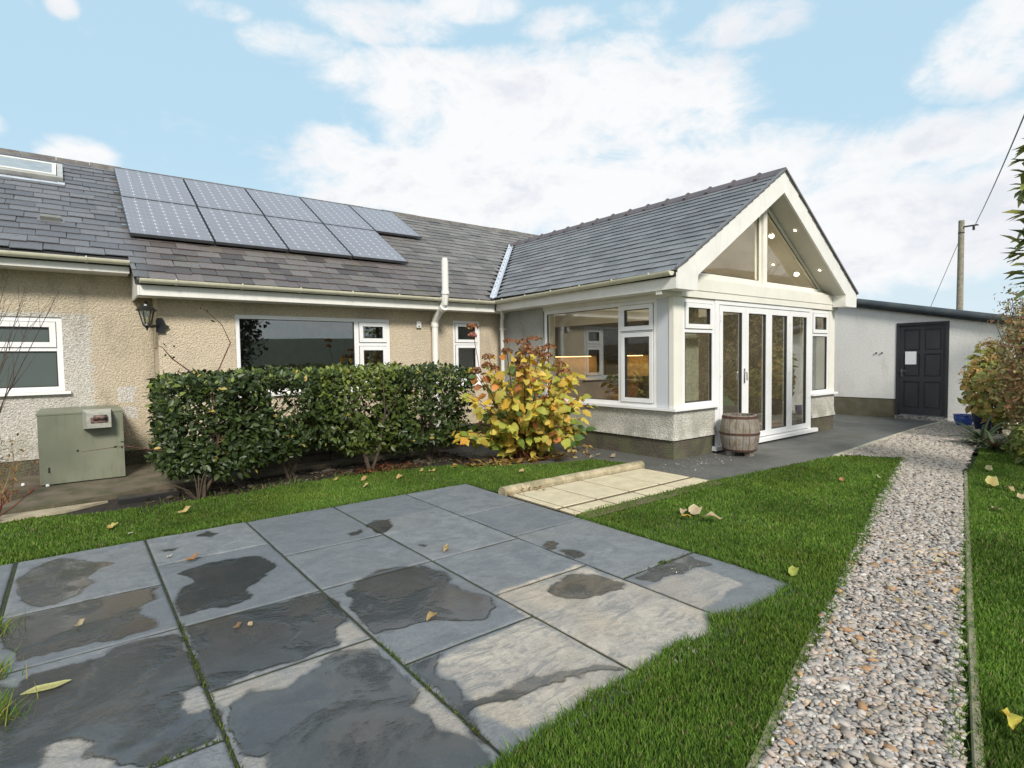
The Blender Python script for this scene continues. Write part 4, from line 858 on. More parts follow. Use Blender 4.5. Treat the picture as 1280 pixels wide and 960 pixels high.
# beam with steps, gable glazing
mb = MB(); mb.box(6.02, EXR+.05, 4.565, 4.66, 2.205, 2.30); mb.box(6.08, EXR+.03, 4.555, 4.66, 2.302, 2.47); mb.box(6.3, EXR-.05, 4.60, 4.78, 2.472, 2.505); mb.build('gable_beam', M_cream, ext)
GY = 4.70
def soff_z(x): return 2.455+ES*(x-6.47) if x <= GABLE_X else 2.455+ES*(2*GABLE_X-6.47-x)
fw = .07
def tri_frame(side):
    mb = MB(); X = lambda x: x if side < 0 else 2*GABLE_X-x
    # outer triangle: bottom at z=2.507 from x=xa to mullion; slope follows the soffit
    xa = 6.47+(2.507-2.455)/ES+.02; xm = GABLE_X-.045
    zt = soff_z(xm)-.01
    inn = [(xa+fw*1.9+.06, 2.507+fw), (xm-fw, 2.507+fw), (xm-fw, soff_z(xm-fw)-.01-fw*1.19)]
    out_ = [(xa, 2.507), (xm, 2.507), (xm, zt)]
    vs = []; n_ = 3
    for y_ in (GY-.03, GY+.04):
        for p in out_: vs.append((X(p[0]), y_, p[1]))
        for p in inn: vs.append((X(p[0]), y_, p[1]))
    fs = []
    for i in range(3):
        j = (i+1) % 3; fs += [(i, j, 3+j, 3+i), (6+j, 6+i, 9+i, 9+j), (i, 6+i, 6+j, j), (3+j, 9+j, 9+i, 3+i)]
    if side > 0: fs = [f[::-1] for f in fs]
    mb.add(vs, fs); fr_ = mb.build('gable_window', M_cream, ext)
    g_ = [(X(p[0]), GY-.008, p[1]) for p in inn]+[(X(p[0]), GY-.002, p[1]) for p in inn]
    npmesh('pane', g_, [(0, 1, 2), (5, 4, 3), (0, 3, 4, 1), (1, 4, 5, 2), (2, 5, 3, 0)], M_glassg, fr_)
    mb = MB(); i2 = [(inn[0][0]+.03, inn[0][1]+.012), (inn[1][0]-.014, inn[1][1]+.012), (inn[2][0]-.014, inn[2][1]-.022)]; vs = []
    for y_ in (GY-.02, GY-.009):
        for p in inn: vs.append((X(p[0]), y_, p[1]))
        for p in i2: vs.append((X(p[0]), y_, p[1]))
    mb.add(vs, fs); mb.build('gasket', M_gasket, fr_)
tri_frame(-1); tri_frame(1)
MB().box(GABLE_X-.06, GABLE_X+.06, GY-.07, GY+.05, 2.507, soff_z(GABLE_X)-.01).build('mullion', M_cream, ext)
# barge boards
def barge(side):
    X = lambda x: x if side < 0 else 2*GABLE_X-x
    x0 = 6.03
    pl = [(x0, 2.255), (6.47, 2.255), (6.47, 2.455), (GABLE_X, soff_z(GABLE_X)), (GABLE_X, RZ+.035), (x0, 2.46+.035)]
    mb = MB(); pts = [(X(p[0]), p[1]) for p in pl]; 
    if side > 0: pts = pts[::-1]
    mb.prism(pts, 'y', BY, BY+.03); return mb.build('barge_board', M_upvc_d, ext)
barge(-1); barge(1)
# sloping soffits behind the barge boards, and boxed ends
for side in (-1, 1):
    X = lambda x: x if side < 0 else 2*GABLE_X-x
    mb = MB(); a = (X(6.475), 2.46); b = (X(GABLE_X), soff_z(GABLE_X)+.003)
    vs = [(a[0], BY+.031, a[1]), (b[0], BY+.031, b[1]), (b[0], GY+.10, b[1]), (a[0], GY+.10, a[1])]; vs += [(v[0], v[1], v[2]+.03) for v in vs]
    mb.add(vs, [(0, 1, 2, 3), (7, 6, 5, 4), (0, 4, 5, 1), (1, 5, 6, 2), (2, 6, 7, 3), (3, 7, 4, 0)]); mb.build('soffit', M_soffit, ext)
    mb = MB(); mb.box(min(X(6.05), X(6.468)), max(X(6.05), X(6.468)), BY+.031, EY0-.003, 2.257, 2.275); mb.box(min(X(6.445), X(6.468)), max(X(6.445), X(6.468)), BY+.031, EY0-.036, 2.276, 2.47); mb.build('eave_box', M_upvc_d, ext)
# fascias + gutters both sides
mb = MB(); mb.box(6.005, 6.028, BY+.002, EYM+.008, 2.255, 2.455); mb.build('fascia', M_upvc_d, ext)
mb = MB(); mb.box(6.03, EX0-.004, EY0, EYM+.03, 2.255, 2.272); mb.build('soffit', M_upvc_d, ext)
MB().box(EX0+.001, EX0+.06, EY0+.07, 7.22, 2.192, 2.254).build('window_head', M_upvc_d, ext)
xr = 2*GABLE_X-6.005
mb = MB(); mb.box(xr-.023, xr, BY+.002, 9.5, 2.255, 2.455); mb.build('fascia', M_upvc_d, ext)
gutter(ext, (5.945, BY+.03, 2.47), (5.945, EYM-.01, 2.425), (-1, 0, 0), M_gutter, 6)
gutter(ext, (xr+.06, BY+.03, 2.46), (xr+.06, 9.5, 2.43), (1, 0, 0), M_gutter, 5)
# roof decks and the vaulted ceiling
mb = MB(); yv = valley_y(6.0)
slab_poly(mb, [(6.0, BY+.004, 2.46), (GABLE_X, BY+.004, RZ), (GABLE_X, valley_y(GABLE_X), RZ), (6.0, yv, 2.46)])
slab_poly(mb, [(GABLE_X+.001, BY+.004, RZ), (2*GABLE_X-6.0, BY+.004, 2.46), (2*GABLE_X-6.0, yv, 2.46), (GABLE_X+.001, valley_y(GABLE_X), RZ)])
mb.build('roof', bpy.data.materials['dark_underlay'], ext)
mb = MB(); zc = .13
vs = [(EX0+.25, GY+.06, ez(EX0+.25)-zc), (GABLE_X, GY+.06, RZ-zc), (GABLE_X, 12, RZ-zc), (EX0+.25, 12, ez(EX0+.25)-zc)]
mb.add(vs, [(0, 1, 2, 3)]); mb.add([(2*GABLE_X-x, y, z) for x, y, z in vs], [(3, 2, 1, 0)]); mb.box(EX0+.12, EX0+.2501, GY+.06, 12, 2.255, ez(EX0+.25)-zc); mb.box(EXR-.30, EXR-.2, GY+.06, 12, 2.25, ez(EX0+.25)-zc)
mb.build('vaulted_ceiling', M_ceil, ext)
# slates of the extension
ce = 1/math.hypot(1, ES); Ue = Vector((0, -1, 0)); Ve = Vector((ce, 0, ES*ce)); Ne = Ue.cross(Ve); 
Le = (GABLE_X-6.0)/ce
fe = (Vector((6.0, 0, 2.46)), Ue, Ve, Ne)
lay(ext, fe, -11.3, -(BY-.012), Le, .30, .186, .009, M_slate_e, umin=lambda v: -(valley_y(6.0+v*ce)-.06), nsingle=295, seed=9, rough=.1)
# far slope, one part
Ue2 = Vector((0, 1, 0)); Ve2 = Vector((-ce, 0, ES*ce)); fe2 = (Vector((2*GABLE_X-6.0, 0, 2.46)), Ue2, Ve2, Ue2.cross(Ve2))
lay(ext, fe2, BY-.012, 11.3, Le, .30, .186, .009, M_slate_e, umax=lambda v: valley_y(6.0+v*ce), nsingle=0, seed=10)
# slate verge undercloak (dark line on top of the barge) 
for side in (-1, 1):
    X = lambda x: x if side < 0 else 2*GABLE_X-x
    a, b = (X(5.985), 2.468), (X(GABLE_X), RZ+.012)
    pts = [(a[0], a[1]+.028), (b[0], b[1]+.028), (b[0], b[1]+.056), (a[0], a[1]+.056)]
    if side > 0: pts = pts[::-1]
    MB().prism(pts, 'y', BY-.03, BY+.012).build('verge_slate', M_slate_e, ext)
# lead valley
def strip3(pts_a, pts_b, mat, name, parent, th=.012):
    vs = [tuple(p) for p in pts_a]+[tuple(p) for p in pts_b]; n_ = len(pts_a)
    vs += [(v[0], v[1], v[2]-th) for v in vs]
    fs = []
    for i in range(n_-1): fs += [(i, i+1, n_+i+1, n_+i), (2*n_+i+1, 2*n_+i, 3*n_+i, 3*n_+i+1)]
    o = npmesh(name, vs, fs, mat, parent); return o
va_ = Vector((6.0, valley_y(6.0), 2.46)); vb_ = Vector((GABLE_X, valley_y(GABLE_X), RZ))
d_ = (vb_-va_); c0 = [va_+d_*t+Vector((0, 0, .030)) for t in (0.0, .5, 1)]
la = [p+Vector((-.085, 0, .016)) for p in c0]; lb = [p+Vector((0, -.085, .016)) for p in c0]
strip3(la, c0, M_lead, 'valley_lead', ext); strip3(c0, lb, M_lead, 'valley_lead', ext)
# ridge tiles with raised nibs
y = BY-.02
while y < valley_y(GABLE_X)-.05:
    mb = MB(); w_ = .125; l_ = .44; y1_ = min(y+l_, valley_y(GABLE_X)+.15)
    prof = [(GABLE_X-w_, RZ-w_*ES+.045), (GABLE_X-.022, RZ+.072), (GABLE_X, RZ+.080), (GABLE_X+.022, RZ+.072), (GABLE_X+w_, RZ-w_*ES+.045), (GABLE_X+w_, RZ-w_*ES+.022), (GABLE_X, RZ+.05), (GABLE_X-w_, RZ-w_*ES+.022)]
    mb.prism(prof, 'y', y+.003, y1_-.003); t = mb.build('ridge_tile', M_ridge_e, ext)
    c_ = MB(); pr2 = [(GABLE_X+(a-GABLE_X)*1.10, RZ+.02+(b-RZ-.02)*1.0+.016) for a, b in prof[:5]]+[(GABLE_X+w_, RZ-w_*ES+.03), (GABLE_X, RZ+.06), (GABLE_X-w_, RZ-w_*ES+.03)]
    c_.prism(pr2, 'y', y1_-.045, y1_+.012); c_.lathe([(.0, .02), (.026, .018), (.018, .036), (.0, .042)], (GABLE_X, y1_-.016, RZ+.066), 8, False); c_.build('ridge_roll', M_ridge_e, t); y += l_
# downpipe in the corner
dp = MB().tube([(6.02, EYM-.10, 2.40), (6.03, EYM-.09, 2.31), (6.20, 8.22, 2.18), (6.215, 8.26, 2.10), (6.215, 8.26, .05)], .034, 12).build('downpipe', M_upvc_d, ext, smooth=True)
MB().box(6.165, 6.31, 8.245, 8.275, 1.93, 1.955).box(6.165, 6.31, 8.245, 8.275, .9, .925).build('pipe_clip', M_upvc_d, dp)
# down lights
def downlight(x, y, z, n, label, lit=M_lamp):
    n = Vector(n).normalized(); c = Vector((x, y, z)); t = n.orthogonal().normalized(); b = n.cross(t); e = empty('downlight', tuple(c), label, 'light', 'recessed downlights of the garden room')
    def disc(r0, r1, h0, h1):
        vs = []
        for r_, h_ in ((r0, h0), (r1, h1)):
            for k_ in range(16): a = 2*math.pi*k_/16; vs.append(tuple(c+t*(r_*math.cos(a))+b*(r_*math.sin(a))+n*h_))
        return vs, [(k_, (k_+1) % 16, 16+(k_+1) % 16, 16+k_) for k_ in range(16)]
    mb = MB(); vs, fs = disc(.040, .027, .002, .010); mb.add(vs, fs); mb.build('bezel', M_chrome, e)
    mb = MB(); vs, _ = disc(.026, .026, .004, .006); mb.add(vs[:16], [tuple(range(16))]); mb.build('lamp', lit, e)
    ld = bpy.data.lights.new('lamp_light', 'SPOT'); ld.energy = 85 if y > 4.9 else 3; ld.color = (1.0, .84, .62); ld.spot_size = R(150); ld.spot_blend = .8; ld.shadow_soft_size = .04
    lo = bpy.data.objects.new('lamp_light', ld); COL.objects.link(lo); lo.parent = e; lo.location = n*.03; lo.rotation_euler = n.to_track_quat('-Z', 'Y').to_euler()
nS = Vector((-ES, 0, -1))        # right soffit looks down-left
for (x_, lb) in ((9.45, 'small lit downlight high in the right gable soffit'), (10.35, 'small lit downlight low in the right gable soffit')):
    downlight(x_, 4.50, soff_z(x_)-.002, nS, lb)
for (x_, y_, lb) in ((9.3, 5.3, 'lit ceiling downlight just inside the right gable pane, upper one'), (10.3, 5.3, 'lit ceiling downlight just inside the right gable pane, lower one')):
    downlight(x_, y_, ez(2*GABLE_X-x_)-zc-.002, nS, lb)
nS2 = Vector((ES, 0, -1))
for (x_, y_, lb) in ((7.6, 5.6, 'lit downlight in the sloping ceiling behind the left gable pane'), (7.6, 7.6, 'lit downlight deeper in the left ceiling slope of the room'), (7.4, 9.8, 'farthest lit downlight, over the kitchen end of the room')):
    downlight(x_, y_, ez(x_)-zc-.002, nS2, lb)
# ---- kitchen seen through the panes
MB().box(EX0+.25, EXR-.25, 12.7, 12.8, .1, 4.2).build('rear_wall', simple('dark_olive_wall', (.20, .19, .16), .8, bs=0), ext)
MB().box(EX0+.26, EX0+.30, 7.25, 12.7, .1, 2.5).build('inner_lining', M_room, ext)
kit = empty('kitchen_units', (10.6, 10.4, .1), 'dark kitchen units with a warm lit splashback seen through the side window', 'kitchen units')
for i in range(6): MB().box(10.30, 10.88, 8.5+i*.66+.004, 8.5+(i+1)*.66-.004, .1, .90).build('base_unit', M_unit, kit)
MB().box(10.27, 10.90, 8.48, 12.5, .905, .945).build('worktop', M_work, kit)
for i in range(6): MB().box(10.56, 10.89, 8.5+i*.66+.004, 8.5+(i+1)*.66-.004, 1.44, 2.25).build('wall_unit', M_unit, kit)
MB().box(10.892, 10.915, 10.35, 11.95, .946, 1.44).box(10.892, 10.915, 8.65, 9.35, .946, 1.44).build('splashback', simple('tan_splashback', (.62, .42, .20), .5, bs=0), kit)
MB().box(10.66, 10.74, 10.4, 11.9, 1.424, 1.438).box(10.66, 10.74, 8.7, 9.3, 1.424, 1.438).build('strip_light', M_strip, kit)
MB().tube([(10.6, 9.75, .95), (10.6, 9.75, 1.22), (10.57, 9.75, 1.30), (10.50, 9.75, 1.33), (10.43, 9.75, 1.30), (10.42, 9.75, 1.22)], .014, 8).build('tap', M_chrome, kit, smooth=True)
isl = empty('kitchen_island', (8.8, 8.6, .1), 'brown wood kitchen island with dark worktop behind the side window', 'kitchen island')
MB().box(8.4, 9.2, 7.6, 9.9, .1, .90).build('cabinet', M_wood, isl); MB().box(8.33, 9.27, 7.52, 9.98, .905, .94).build('worktop', M_work, isl)
for i, (x_, y_, r_, h_, lb) in enumerate(((8.75, 9.6, .13, .10, 'low grey bowl standing on the kitchen island'), (8.7, 9.1, .15, .02, 'flat pale plate lying on the kitchen island'))):
    tag(MB().lathe([(r_*.4, 0), (r_, h_), (r_*.94, h_), (r_*.35, .008)], (x_, y_, .941), 20, True).build('bowl' if i == 0 else 'plate', M_work if i == 0 else M_paper, smooth=True), lb, 'tableware')
ch = empty('dining_chair', (7.75, 5.9, .1), 'chair with rust red cushion just inside the side window', 'chair')
MB().box(7.5, 7.95, 5.7, 6.12, .53, .58).build('cushion', M_fabric, ch); MB().box(7.93, 7.97, 5.7, 6.12, .55, 1.05).build('backrest', M_wood, ch)
for a in (7.52, 7.92):
    for b in (5.72, 6.09): MB().box(a, a+.03, b, b+.03, .1, .53).build('leg', M_wood, ch)
def curtain(x0, x1, y, label):
    vs = []; n_ = 40
    for z_ in (.75, 2.18):
        for i in range(n_): vs.append((x0+(x1-x0)*i/(n_-1), y+.02*math.sin(i*1.3), z_))
    vs += [(v[0], v[1]+.004, v[2]) for v in vs]
    f_ = [(i, i+1, n_+i+1, n_+i) for i in range(n_-1)]+[(3*n_+i, 3*n_+i+1, 2*n_+i+1, 2*n_+i) for i in range(n_-1)]
    tag(npmesh('curtain', vs, f_, simple('beige_fabric_'+str(int(x0*10)), (.50, .45, .33), .9, bs=0), smooth=True), label, 'curtain')
curtain(6.95, 7.26, 4.86, 'narrow beige curtain behind the left front window'); curtain(10.55, 10.9, 4.9, 'narrow beige curtain behind the right front window')

# ------------------------------------------------------------------ outbuilding
shed = empty('outbuilding', (15, 5, 0), 'white rendered lean-to outbuilding with sloping dark felt roof edge', 'outbuilding')
SX = 13.9; sl_ = .21
def sz(y): return 2.42+sl_*(y-5.26)+.04
DY0, DY1, DZ = 3.535, 4.455, 2.035
mb = MB()
mb.prism([(DY1, .42), (9.5, .42), (9.5, sz(9.5)), (DY1, sz(DY1))], 'x', SX, SX+.2)
mb.prism([(DY0, DZ), (DY1, DZ), (DY1, sz(DY1)), (DY0, sz(DY0))], 'x', SX, SX+.2)
mb.prism([(2.5, -.05), (DY0, -.05), (DY0, sz(DY0)), (2.5, sz(2.5))], 'x', SX, SX+.2)
mb.prism([(SX+.2, -.05), (17.5, -.05), (17.5, sz(2.5)), (SX+.2, sz(2.5))], 'y', 2.5, 2.7); mb.prism([(SX+.2, -.05), (17.5, -.05), (17.5, sz(9.5)), (SX+.2, sz(9.5))], 'y', 9.3, 9.5); mb.build('wall', M_shed, shed)
MB().box(SX+.01, SX+.19, DY1, 9.5, -.05, .42).build('plinth', simple('brown_grey_plinth', (.16, .135, .10), .9, (.10, .10, .06), 4, 60, .6, .01), shed)
mb = MB(); mb.prism([(2.3, sz(2.3)-.01), (9.7, sz(9.7)-.01), (9.7, sz(9.7)+.20), (2.3, sz(2.3)+.17)], 'x', SX-.07, 17.7); mb.build('roof', M_felt, shed)
mb = MB(); n_ = 40
for i in range(n_):      # rounded verge of the felt
    a = .2+9.5*i/n_; b = .2+9.5*(i+1)/n_
mb.tube([(SX-.06, 2.3, sz(2.3)+.085), (SX-.06, 9.7, sz(9.7)+.10)], [.085, .10], 14); mb.build('verge_roll', M_felt, shed, smooth=True)
xf = lambda u, d, v: (SX-d, u, v)
mb = MB(xf); mb.box(DY0, DY0+.05, -.12, .012, .03, DZ); mb.box(DY1-.05, DY1, -.12, .012, .03, DZ); mb.box(DY0+.05, DY1-.05, -.12, .012, DZ-.05, DZ); mb.build('door_frame', M_darkg, shed)
door = MB(xf).box(DY0+.053, DY1-.053, -.09, -.035, .10, DZ-.053).build('door', M_darkg, shed)
ym = (DY0+DY1)/2
mb = MB(xf); st = .075
for (a, b) in ((DY0+.053, DY0+.053+st), (ym-.035, ym+.035), (DY1-.053-st, DY1-.053)): mb.box(a, b, -.0348, -.018, .10, DZ-.055)
for (a, b) in ((DY0+.053+st, ym-.035), (ym+.035, DY1-.053-st)):
    for (c, d) in ((.10, .24), (.80, .90), (1.38, 1.45), (1.89, DZ-.055)): mb.box(a, b, -.0348, -.0182, c, d)
mb.build('rail_and_stile', M_darkg, door)
for (a, b) in ((DY0+.053+st, ym-.035), (ym+.035, DY1-.053-st)):
    for (c, d) in ((.24, .80), (.90, 1.38), (1.45, 1.89)):
        m2 = MB(xf); m2.box(a+.03, b-.03, -.0349, -.024, c+.03, d-.03, .0); m2.build('panel', M_darkg, door)
MB(xf).box(ym+.10, ym+.30, -.0178, -.016, 1.16, 1.43).build('paper_notice', M_paper, door)
h = MB(xf); h.box(DY1-.118, DY1-.082, -.018, -.008, .90, 1.06); h.tube([(DY1-.10, -.008, 1.02), (DY1-.10, .035, 1.02), (DY1-.21, .038, 1.02)], .009, 8); h.build('handle', M_chrome, door)
MB(xf).box(DY0-.0, DY1+.0, -.10, .035, .0, .075).build('threshold', simple('worn_sill', (.35, .34, .31), .8, (.06, .06, .06), 14, 60, .3), shed)

for i, y_ in enumerate((4.83, 4.72)): tag(MB(lambda u, d, v: (SX-d, u, v)).box(y_-.012, y_+.012, .001, .03, 1.40, 1.425).build('wall_bolt', M_black), ('left' if i == 0 else 'right')+' one of two dark bolts in the white outbuilding wall', 'bolt')
# ------------------------------------------------------------------ telegraph pole and wires
pl_ = empty('telegraph_pole', (33, 8.02, 0), 'weathered timber telegraph pole rising behind the outbuilding roof', 'pole')
MB().tube([(33, 8.02, 0), (33, 8.02, 7.55)], [.15, .115], 14).build('post', M_pole, pl_, smooth=True)
MB().tube([(33, 8.02, 6.95), (33, 8.02, 7.0)], .128, 12).build('iron_band', M_black, pl_)
MB().box(32.9, 33.1, 7.4, 7.9, 7.22, 7.26).tube([(32.95, 7.55, 7.2), (32.95, 7.55, 7.02)], .05, 8).build('insulator_bracket', M_black, pl_)
a = Vector((32.95, 7.55, 7.12)); b = Vector((13.9, 2.492, 5.86)); d = b-a; e = a+d*1.9
pts = [a+(e-a)*t+Vector((0, 0, -.35*math.sin(math.pi*t)+.35*math.sin(math.pi/1.9)*t*1.0)) for t in np.linspace(0, 1, 24)]
tag(MB().tube(pts, .014, 5).build('overhead_wire', M_black), 'thin black overhead wire running from the pole to the upper right', 'wire')
tag(MB().tube([(33, 8.1, 6.6), (33.2, 9.8, 2.0), (33.25, 10.2, .1)], .012, 5).build('stay_wire', M_stemg), 'thin slanting stay wire on the left of the telegraph pole', 'wire')

# ------------------------------------------------------------------ boiler cabinet, lantern, sensor
cab = empty('boiler_cabinet', (.04, 8.1, .055), 'sage green steel boiler cabinet standing on a mossy concrete base', 'cabinet')
MB().box(-.34, .43, 8.115, 8.98, .06, .84).build('casing', M_metalg, cab)
MB().box(-.355, .445, 8.09, 8.99, .842, .872, .012).build('lid', M_metalg, cab)
MB().box(-.345, .435, 8.093, 8.113, .07, .838, .0).build('front_panel', M_metalg, cab)
MB().box(-.27, -.255, 8.086, 8.093, .20, .26).build('latch', M_black, cab)
mb = MB(); xc0, xc1, zz0, zz1 = .055, .325, .68, .885; yf, yb = 7.93, 8.092
o8 = [(xc0, yb, zz0-.02), (xc1, yb, zz0-.02), (xc1, yb, zz1), (xc0, yb, zz1)]; i8 = [(xc0+.035, yf, zz0), (xc1-.01, yf, zz0), (xc1-.01, yf, zz1-.035), (xc0+.035, yf, zz1-.035)]
mb.add(o8+i8, [(4, 5, 6, 7), (0, 4, 7, 3), (1, 2, 6, 5), (3, 7, 6, 2), (0, 1, 5, 4)]); fl_ = mb.build('flue_cover', simple('light_grey_metal', (.42, .42, .37), .35, (.32, .32, .27), 12, bs=.05), cab)
MB().tube([(.15, yf-.012, .80), (.26, yf-.012, .80)], .027, 10).box(.125, .285, yf-.004, yf, .735, .80).build('flue_slot', simple('sooty_steel', (.22, .13, .10), .35, (.05, .04, .04), 30, bs=0), fl_, smooth=True)
MB().tube([(.255, yf-.015, .80), (.275, yf-.016, .80)], .029, 10).build('flue_mouth', M_black, fl_)
tag(MB().box(.45, .475, 8.93, 8.985, .06, .74).build('copper_pipe', simple('rusty_red_pipe', (.16, .05, .03), .6, (.09, .03, .02), 20, bs=0)), 'rusty red pipe running down the wall right of the boiler cabinet', 'pipe')
tag(MB().box(.30, .82, 6.78, 6.98, -.01, .06, .01).build('drain_channel', M_black), 'black plastic drain channel lying at the lawn edge by the hedge', 'drain')
for (x_, y_, lb) in ((-.28, 8.05, 'small white plastic cap at the cabinet foot'), (-.50, 8.3, 'small white fitting lying in the shade left of the cabinet')):
    tag(MB().lathe([(.0, 0), (.016, 0), (.02, .01), (.012, .028), (0, .03)], (x_, y_, .056), 10, False).build('plastic_cap', M_upvc), lb, 'cap')
lan = empty('wall_lantern', (.80, 8.46, 1.85), 'black coach lantern on a curled bracket under the eave', 'lantern')
lx, ly = .735, 8.30
def hexl(prof, mat, name, par, n=6, sm=False): return MB().lathe(prof, (lx, ly, 0), n, True).build(name, mat, par)
hexl([(.012, 2.145), (.02, 2.155), (.012, 2.17), (.0, 2.185)], M_black, 'finial', lan, 8)
hexl([(.115, 2.055), (.118, 2.062), (.075, 2.10), (.05, 2.115), (.045, 2.135), (.012, 2.145)], M_black, 'roof', lan, 12)
hexl([(.040, 1.895), (.078, 2.054), (.074, 2.054), (.037, 1.895)], glass('lantern_glass', (.9, .88, .75), 1.5, .15), 'glass_panel', lan)
mb = MB()
for k_ in range(6):
    a = 2*math.pi*k_/6; mb.tube([(lx+.042*math.cos(a), ly+.042*math.sin(a), 1.89), (lx+.083*math.cos(a), ly+.083*math.sin(a), 2.056)], .006, 6)
mb.build('frame', M_black, lan)
hexl([(.0, 1.81), (.008, 1.815), (.012, 1.84), (.03, 1.86), (.05, 1.875), (.046, 1.895), (.0, 1.895)], M_black, 'lower_cup', lan, 12)
hexl([(.018, 1.90), (.024, 1.95), (.014, 2.0), (.0, 2.01)], simple('frosted_bulb', (.75, .72, .6), .4, bs=0), 'bulb', lan, 10)
MB().tube([(lx, ly, 1.865), (lx+.05, ly+.04, 1.862), (.83, 8.40, 1.875), (.87, 8.46, 1.88)], [.014, .014, .018, .02], 8).build('arm', M_black, lan)
mb = MB(); mb.prism([(.845, 1.80), (.94, 1.80), (.95, 1.85), (.985, 1.862), (.985, 1.885), (.95, 1.90), (.94, 1.95), (.92, 1.985), (.865, 1.985), (.845, 1.95)], 'y', 8.455, 8.498); mb.build('backplate', M_black, lan)
al = empty('alarm_sensor', (4.62, 8.47, 2.0), 'small white rectangular sensor box on the wall between window and pipe', 'sensor')
MB().box(4.575, 4.655, 8.455, 8.499, 1.945, 2.055, .0).build('case', M_upvc, al); MB().box(4.60, 4.63, 8.448, 8.4545, 1.96, 1.975).build('lens', M_black, al)

# ------------------------------------------------------------------ barrel planter
BX, BYY = 7.33, 4.24
bar = empty('barrel_planter', (BX, BYY, 0), 'weathered half-height oak barrel planter with rusty hoops by the doors', 'planter')
Hh = .50; z0b = .075
def br(z): t = (z-z0b)/Hh; return .205+.05*math.sin(math.pi*(t*.9+.08))+.012*(t)
NS = 18
for s_ in range(NS):
    a0 = 2*math.pi*s_/NS+.012; a1 = 2*math.pi*(s_+1)/NS-.012; vs = []; zs = [z0b+Hh*i/8 for i in range(9)]; dr = random.uniform(-.002, .002)
    for z_ in zs:
        for a in (a0, (a0+a1)/2, a1):
            r_ = br(z_)+dr; vs.append((BX+r_*math.cos(a), BYY+r_*math.sin(a), z_))
        for a in (a1, a0):
            r_ = br(z_)-.022; vs.append((BX+r_*math.cos(a), BYY+r_*math.sin(a), z_))
    fs = [(i*5+j, i*5+(j+1) % 5, (i+1)*5+(j+1) % 5, (i+1)*5+j) for i in range(8) for j in range(5)]+[(4, 3, 2, 1, 0), (40, 41, 42, 43, 44)]
    npmesh('stave', vs, fs, M_barrel, bar, smooth=False)
for (za, zb) in ((z0b+.005, z0b+.03), (z0b+.23, z0b+.26), (z0b+Hh-.045, z0b+Hh-.012)):
    MB().lathe([(br(za)+.001, za), (br(za)+.006, za), (br(zb)+.006, zb), (br(zb)+.001, zb)], (BX, BYY, 0), 36, False).build('hoop', M_rust, bar, smooth=True)
MB().lathe([(0, z0b+Hh-.06), (.20, z0b+Hh-.06)], (BX, BYY, 0), 24, False).build('soil', M_soil, bar)
mb = MB()
for a in (.5, 2.6, 4.7, -0.45): 
    cx, cy = BX+.14*math.cos(a), BYY+.14*math.sin(a); MB().box(cx-.045, cx+.045, cy-.045, cy+.045, .006, z0b-.001).build('foot', M_barrel, bar)
# ------------------------------------------------------------------ leaves and plants
def norm(v): return v/np.maximum(np.linalg.norm(v, axis=-1, keepdims=True), 1e-9)
def leaf_geo(B, D, N, L, W, curl=.15, cup=.18):
    """B base, D direction, N face normal (n x 3), L, W (n). 8 verts, 6 faces: an oval leaf folded along its midrib."""
    D = norm(D); S = norm(np.cross(D, N)); N = np.cross(S, D)
    def P(t, s, h): return B+D*(L*t)[:, None]+S*(W*s)[:, None]+N*(L*h)[:, None]
    o = np.ones(len(B))
    c = curl if hasattr(curl, '__len__') else np.full(len(B), curl); cu = cup
    rows = [P(o*0, o*0, o*0), P(o*.28, -o*.42, cu*.4-c*.1), P(o*.30, o*0, -c*.1), P(o*.28, o*.42, cu*.4-c*.1),
            P(o*.62, -o*.40, cu*.4-c*.42), P(o*.64, o*0, -c*.42), P(o*.62, o*.40, cu*.4-c*.42), P(o*1.0, o*0, -c*1.0)]
    V = np.stack(rows, 1); b = (np.arange(len(B))*8)[:, None]
    F = np.concatenate([b+np.array([t]) for t in ((0, 2, 1), (0, 3, 2), (1, 2, 5), (1, 5, 4), (2, 3, 6), (2, 6, 5), (4, 5, 7), (5, 6, 7))])
    return V.reshape(-1, 3), F
FR = [(0, 0), (.10, .20), (.28, .42), (.48, .50), (.68, .42), (.86, .20), (1.0, 0)]
def leaf_fine(B, D, N, L, W, curl=.15, cup=.18, wob=.0):
    D = norm(D); S = norm(np.cross(D, N)); N = np.cross(S, D); vs = []; n_ = len(B); ph = RNG.uniform(0, 6.28, (n_, 1))
    for i, (t, w_) in enumerate(FR):
        tt = np.full(n_, t)[:, None]; hm = -curl*t*t+wob*.10*np.sin(ph[:, 0]+t*7)
        for sg in ((0,) if w_ == 0 else (-1, 0, 1)):
            wv = sg*w_*(1+wob*.25*np.sin(ph[:, 0]*1.7+t*9+sg)); vs.append(B+D*(L[:, None]*tt)+S*(W*wv)[:, None]+N*(L*(hm+abs(sg)*(cup*.5*w_*2*.5+wob*.05*np.sin(ph[:, 0]+sg*2+t*11))))[:, None])
    V = np.stack(vs, 1); b = (np.arange(n_)*17)[:, None]; T = []
    T += [(0, 2, 1), (0, 3, 2)]
    for r_ in range(4):
        a = 1+3*r_; c = a+3; T += [(a, a+1, c+1), (a, c+1, c), (a+1, a+2, c+2), (a+1, c+2, c+1)]
    T += [(13, 14, 16), (14, 15, 16)]
    return V.reshape(-1, 3), np.concatenate([b+np.array([t]) for t in T])
def leafcloud(name, B, D, N, L, W, cols, mat, parent, kind=None, label=None, curl=.15):
    V, F = leaf_geo(B, D, N, L, W, curl); o = npmesh(name, V, F, mat, parent, {'Col': np.repeat(cols, 8, 0)})
    if kind: o['kind'] = kind
    if label: o['label'] = label
    return o
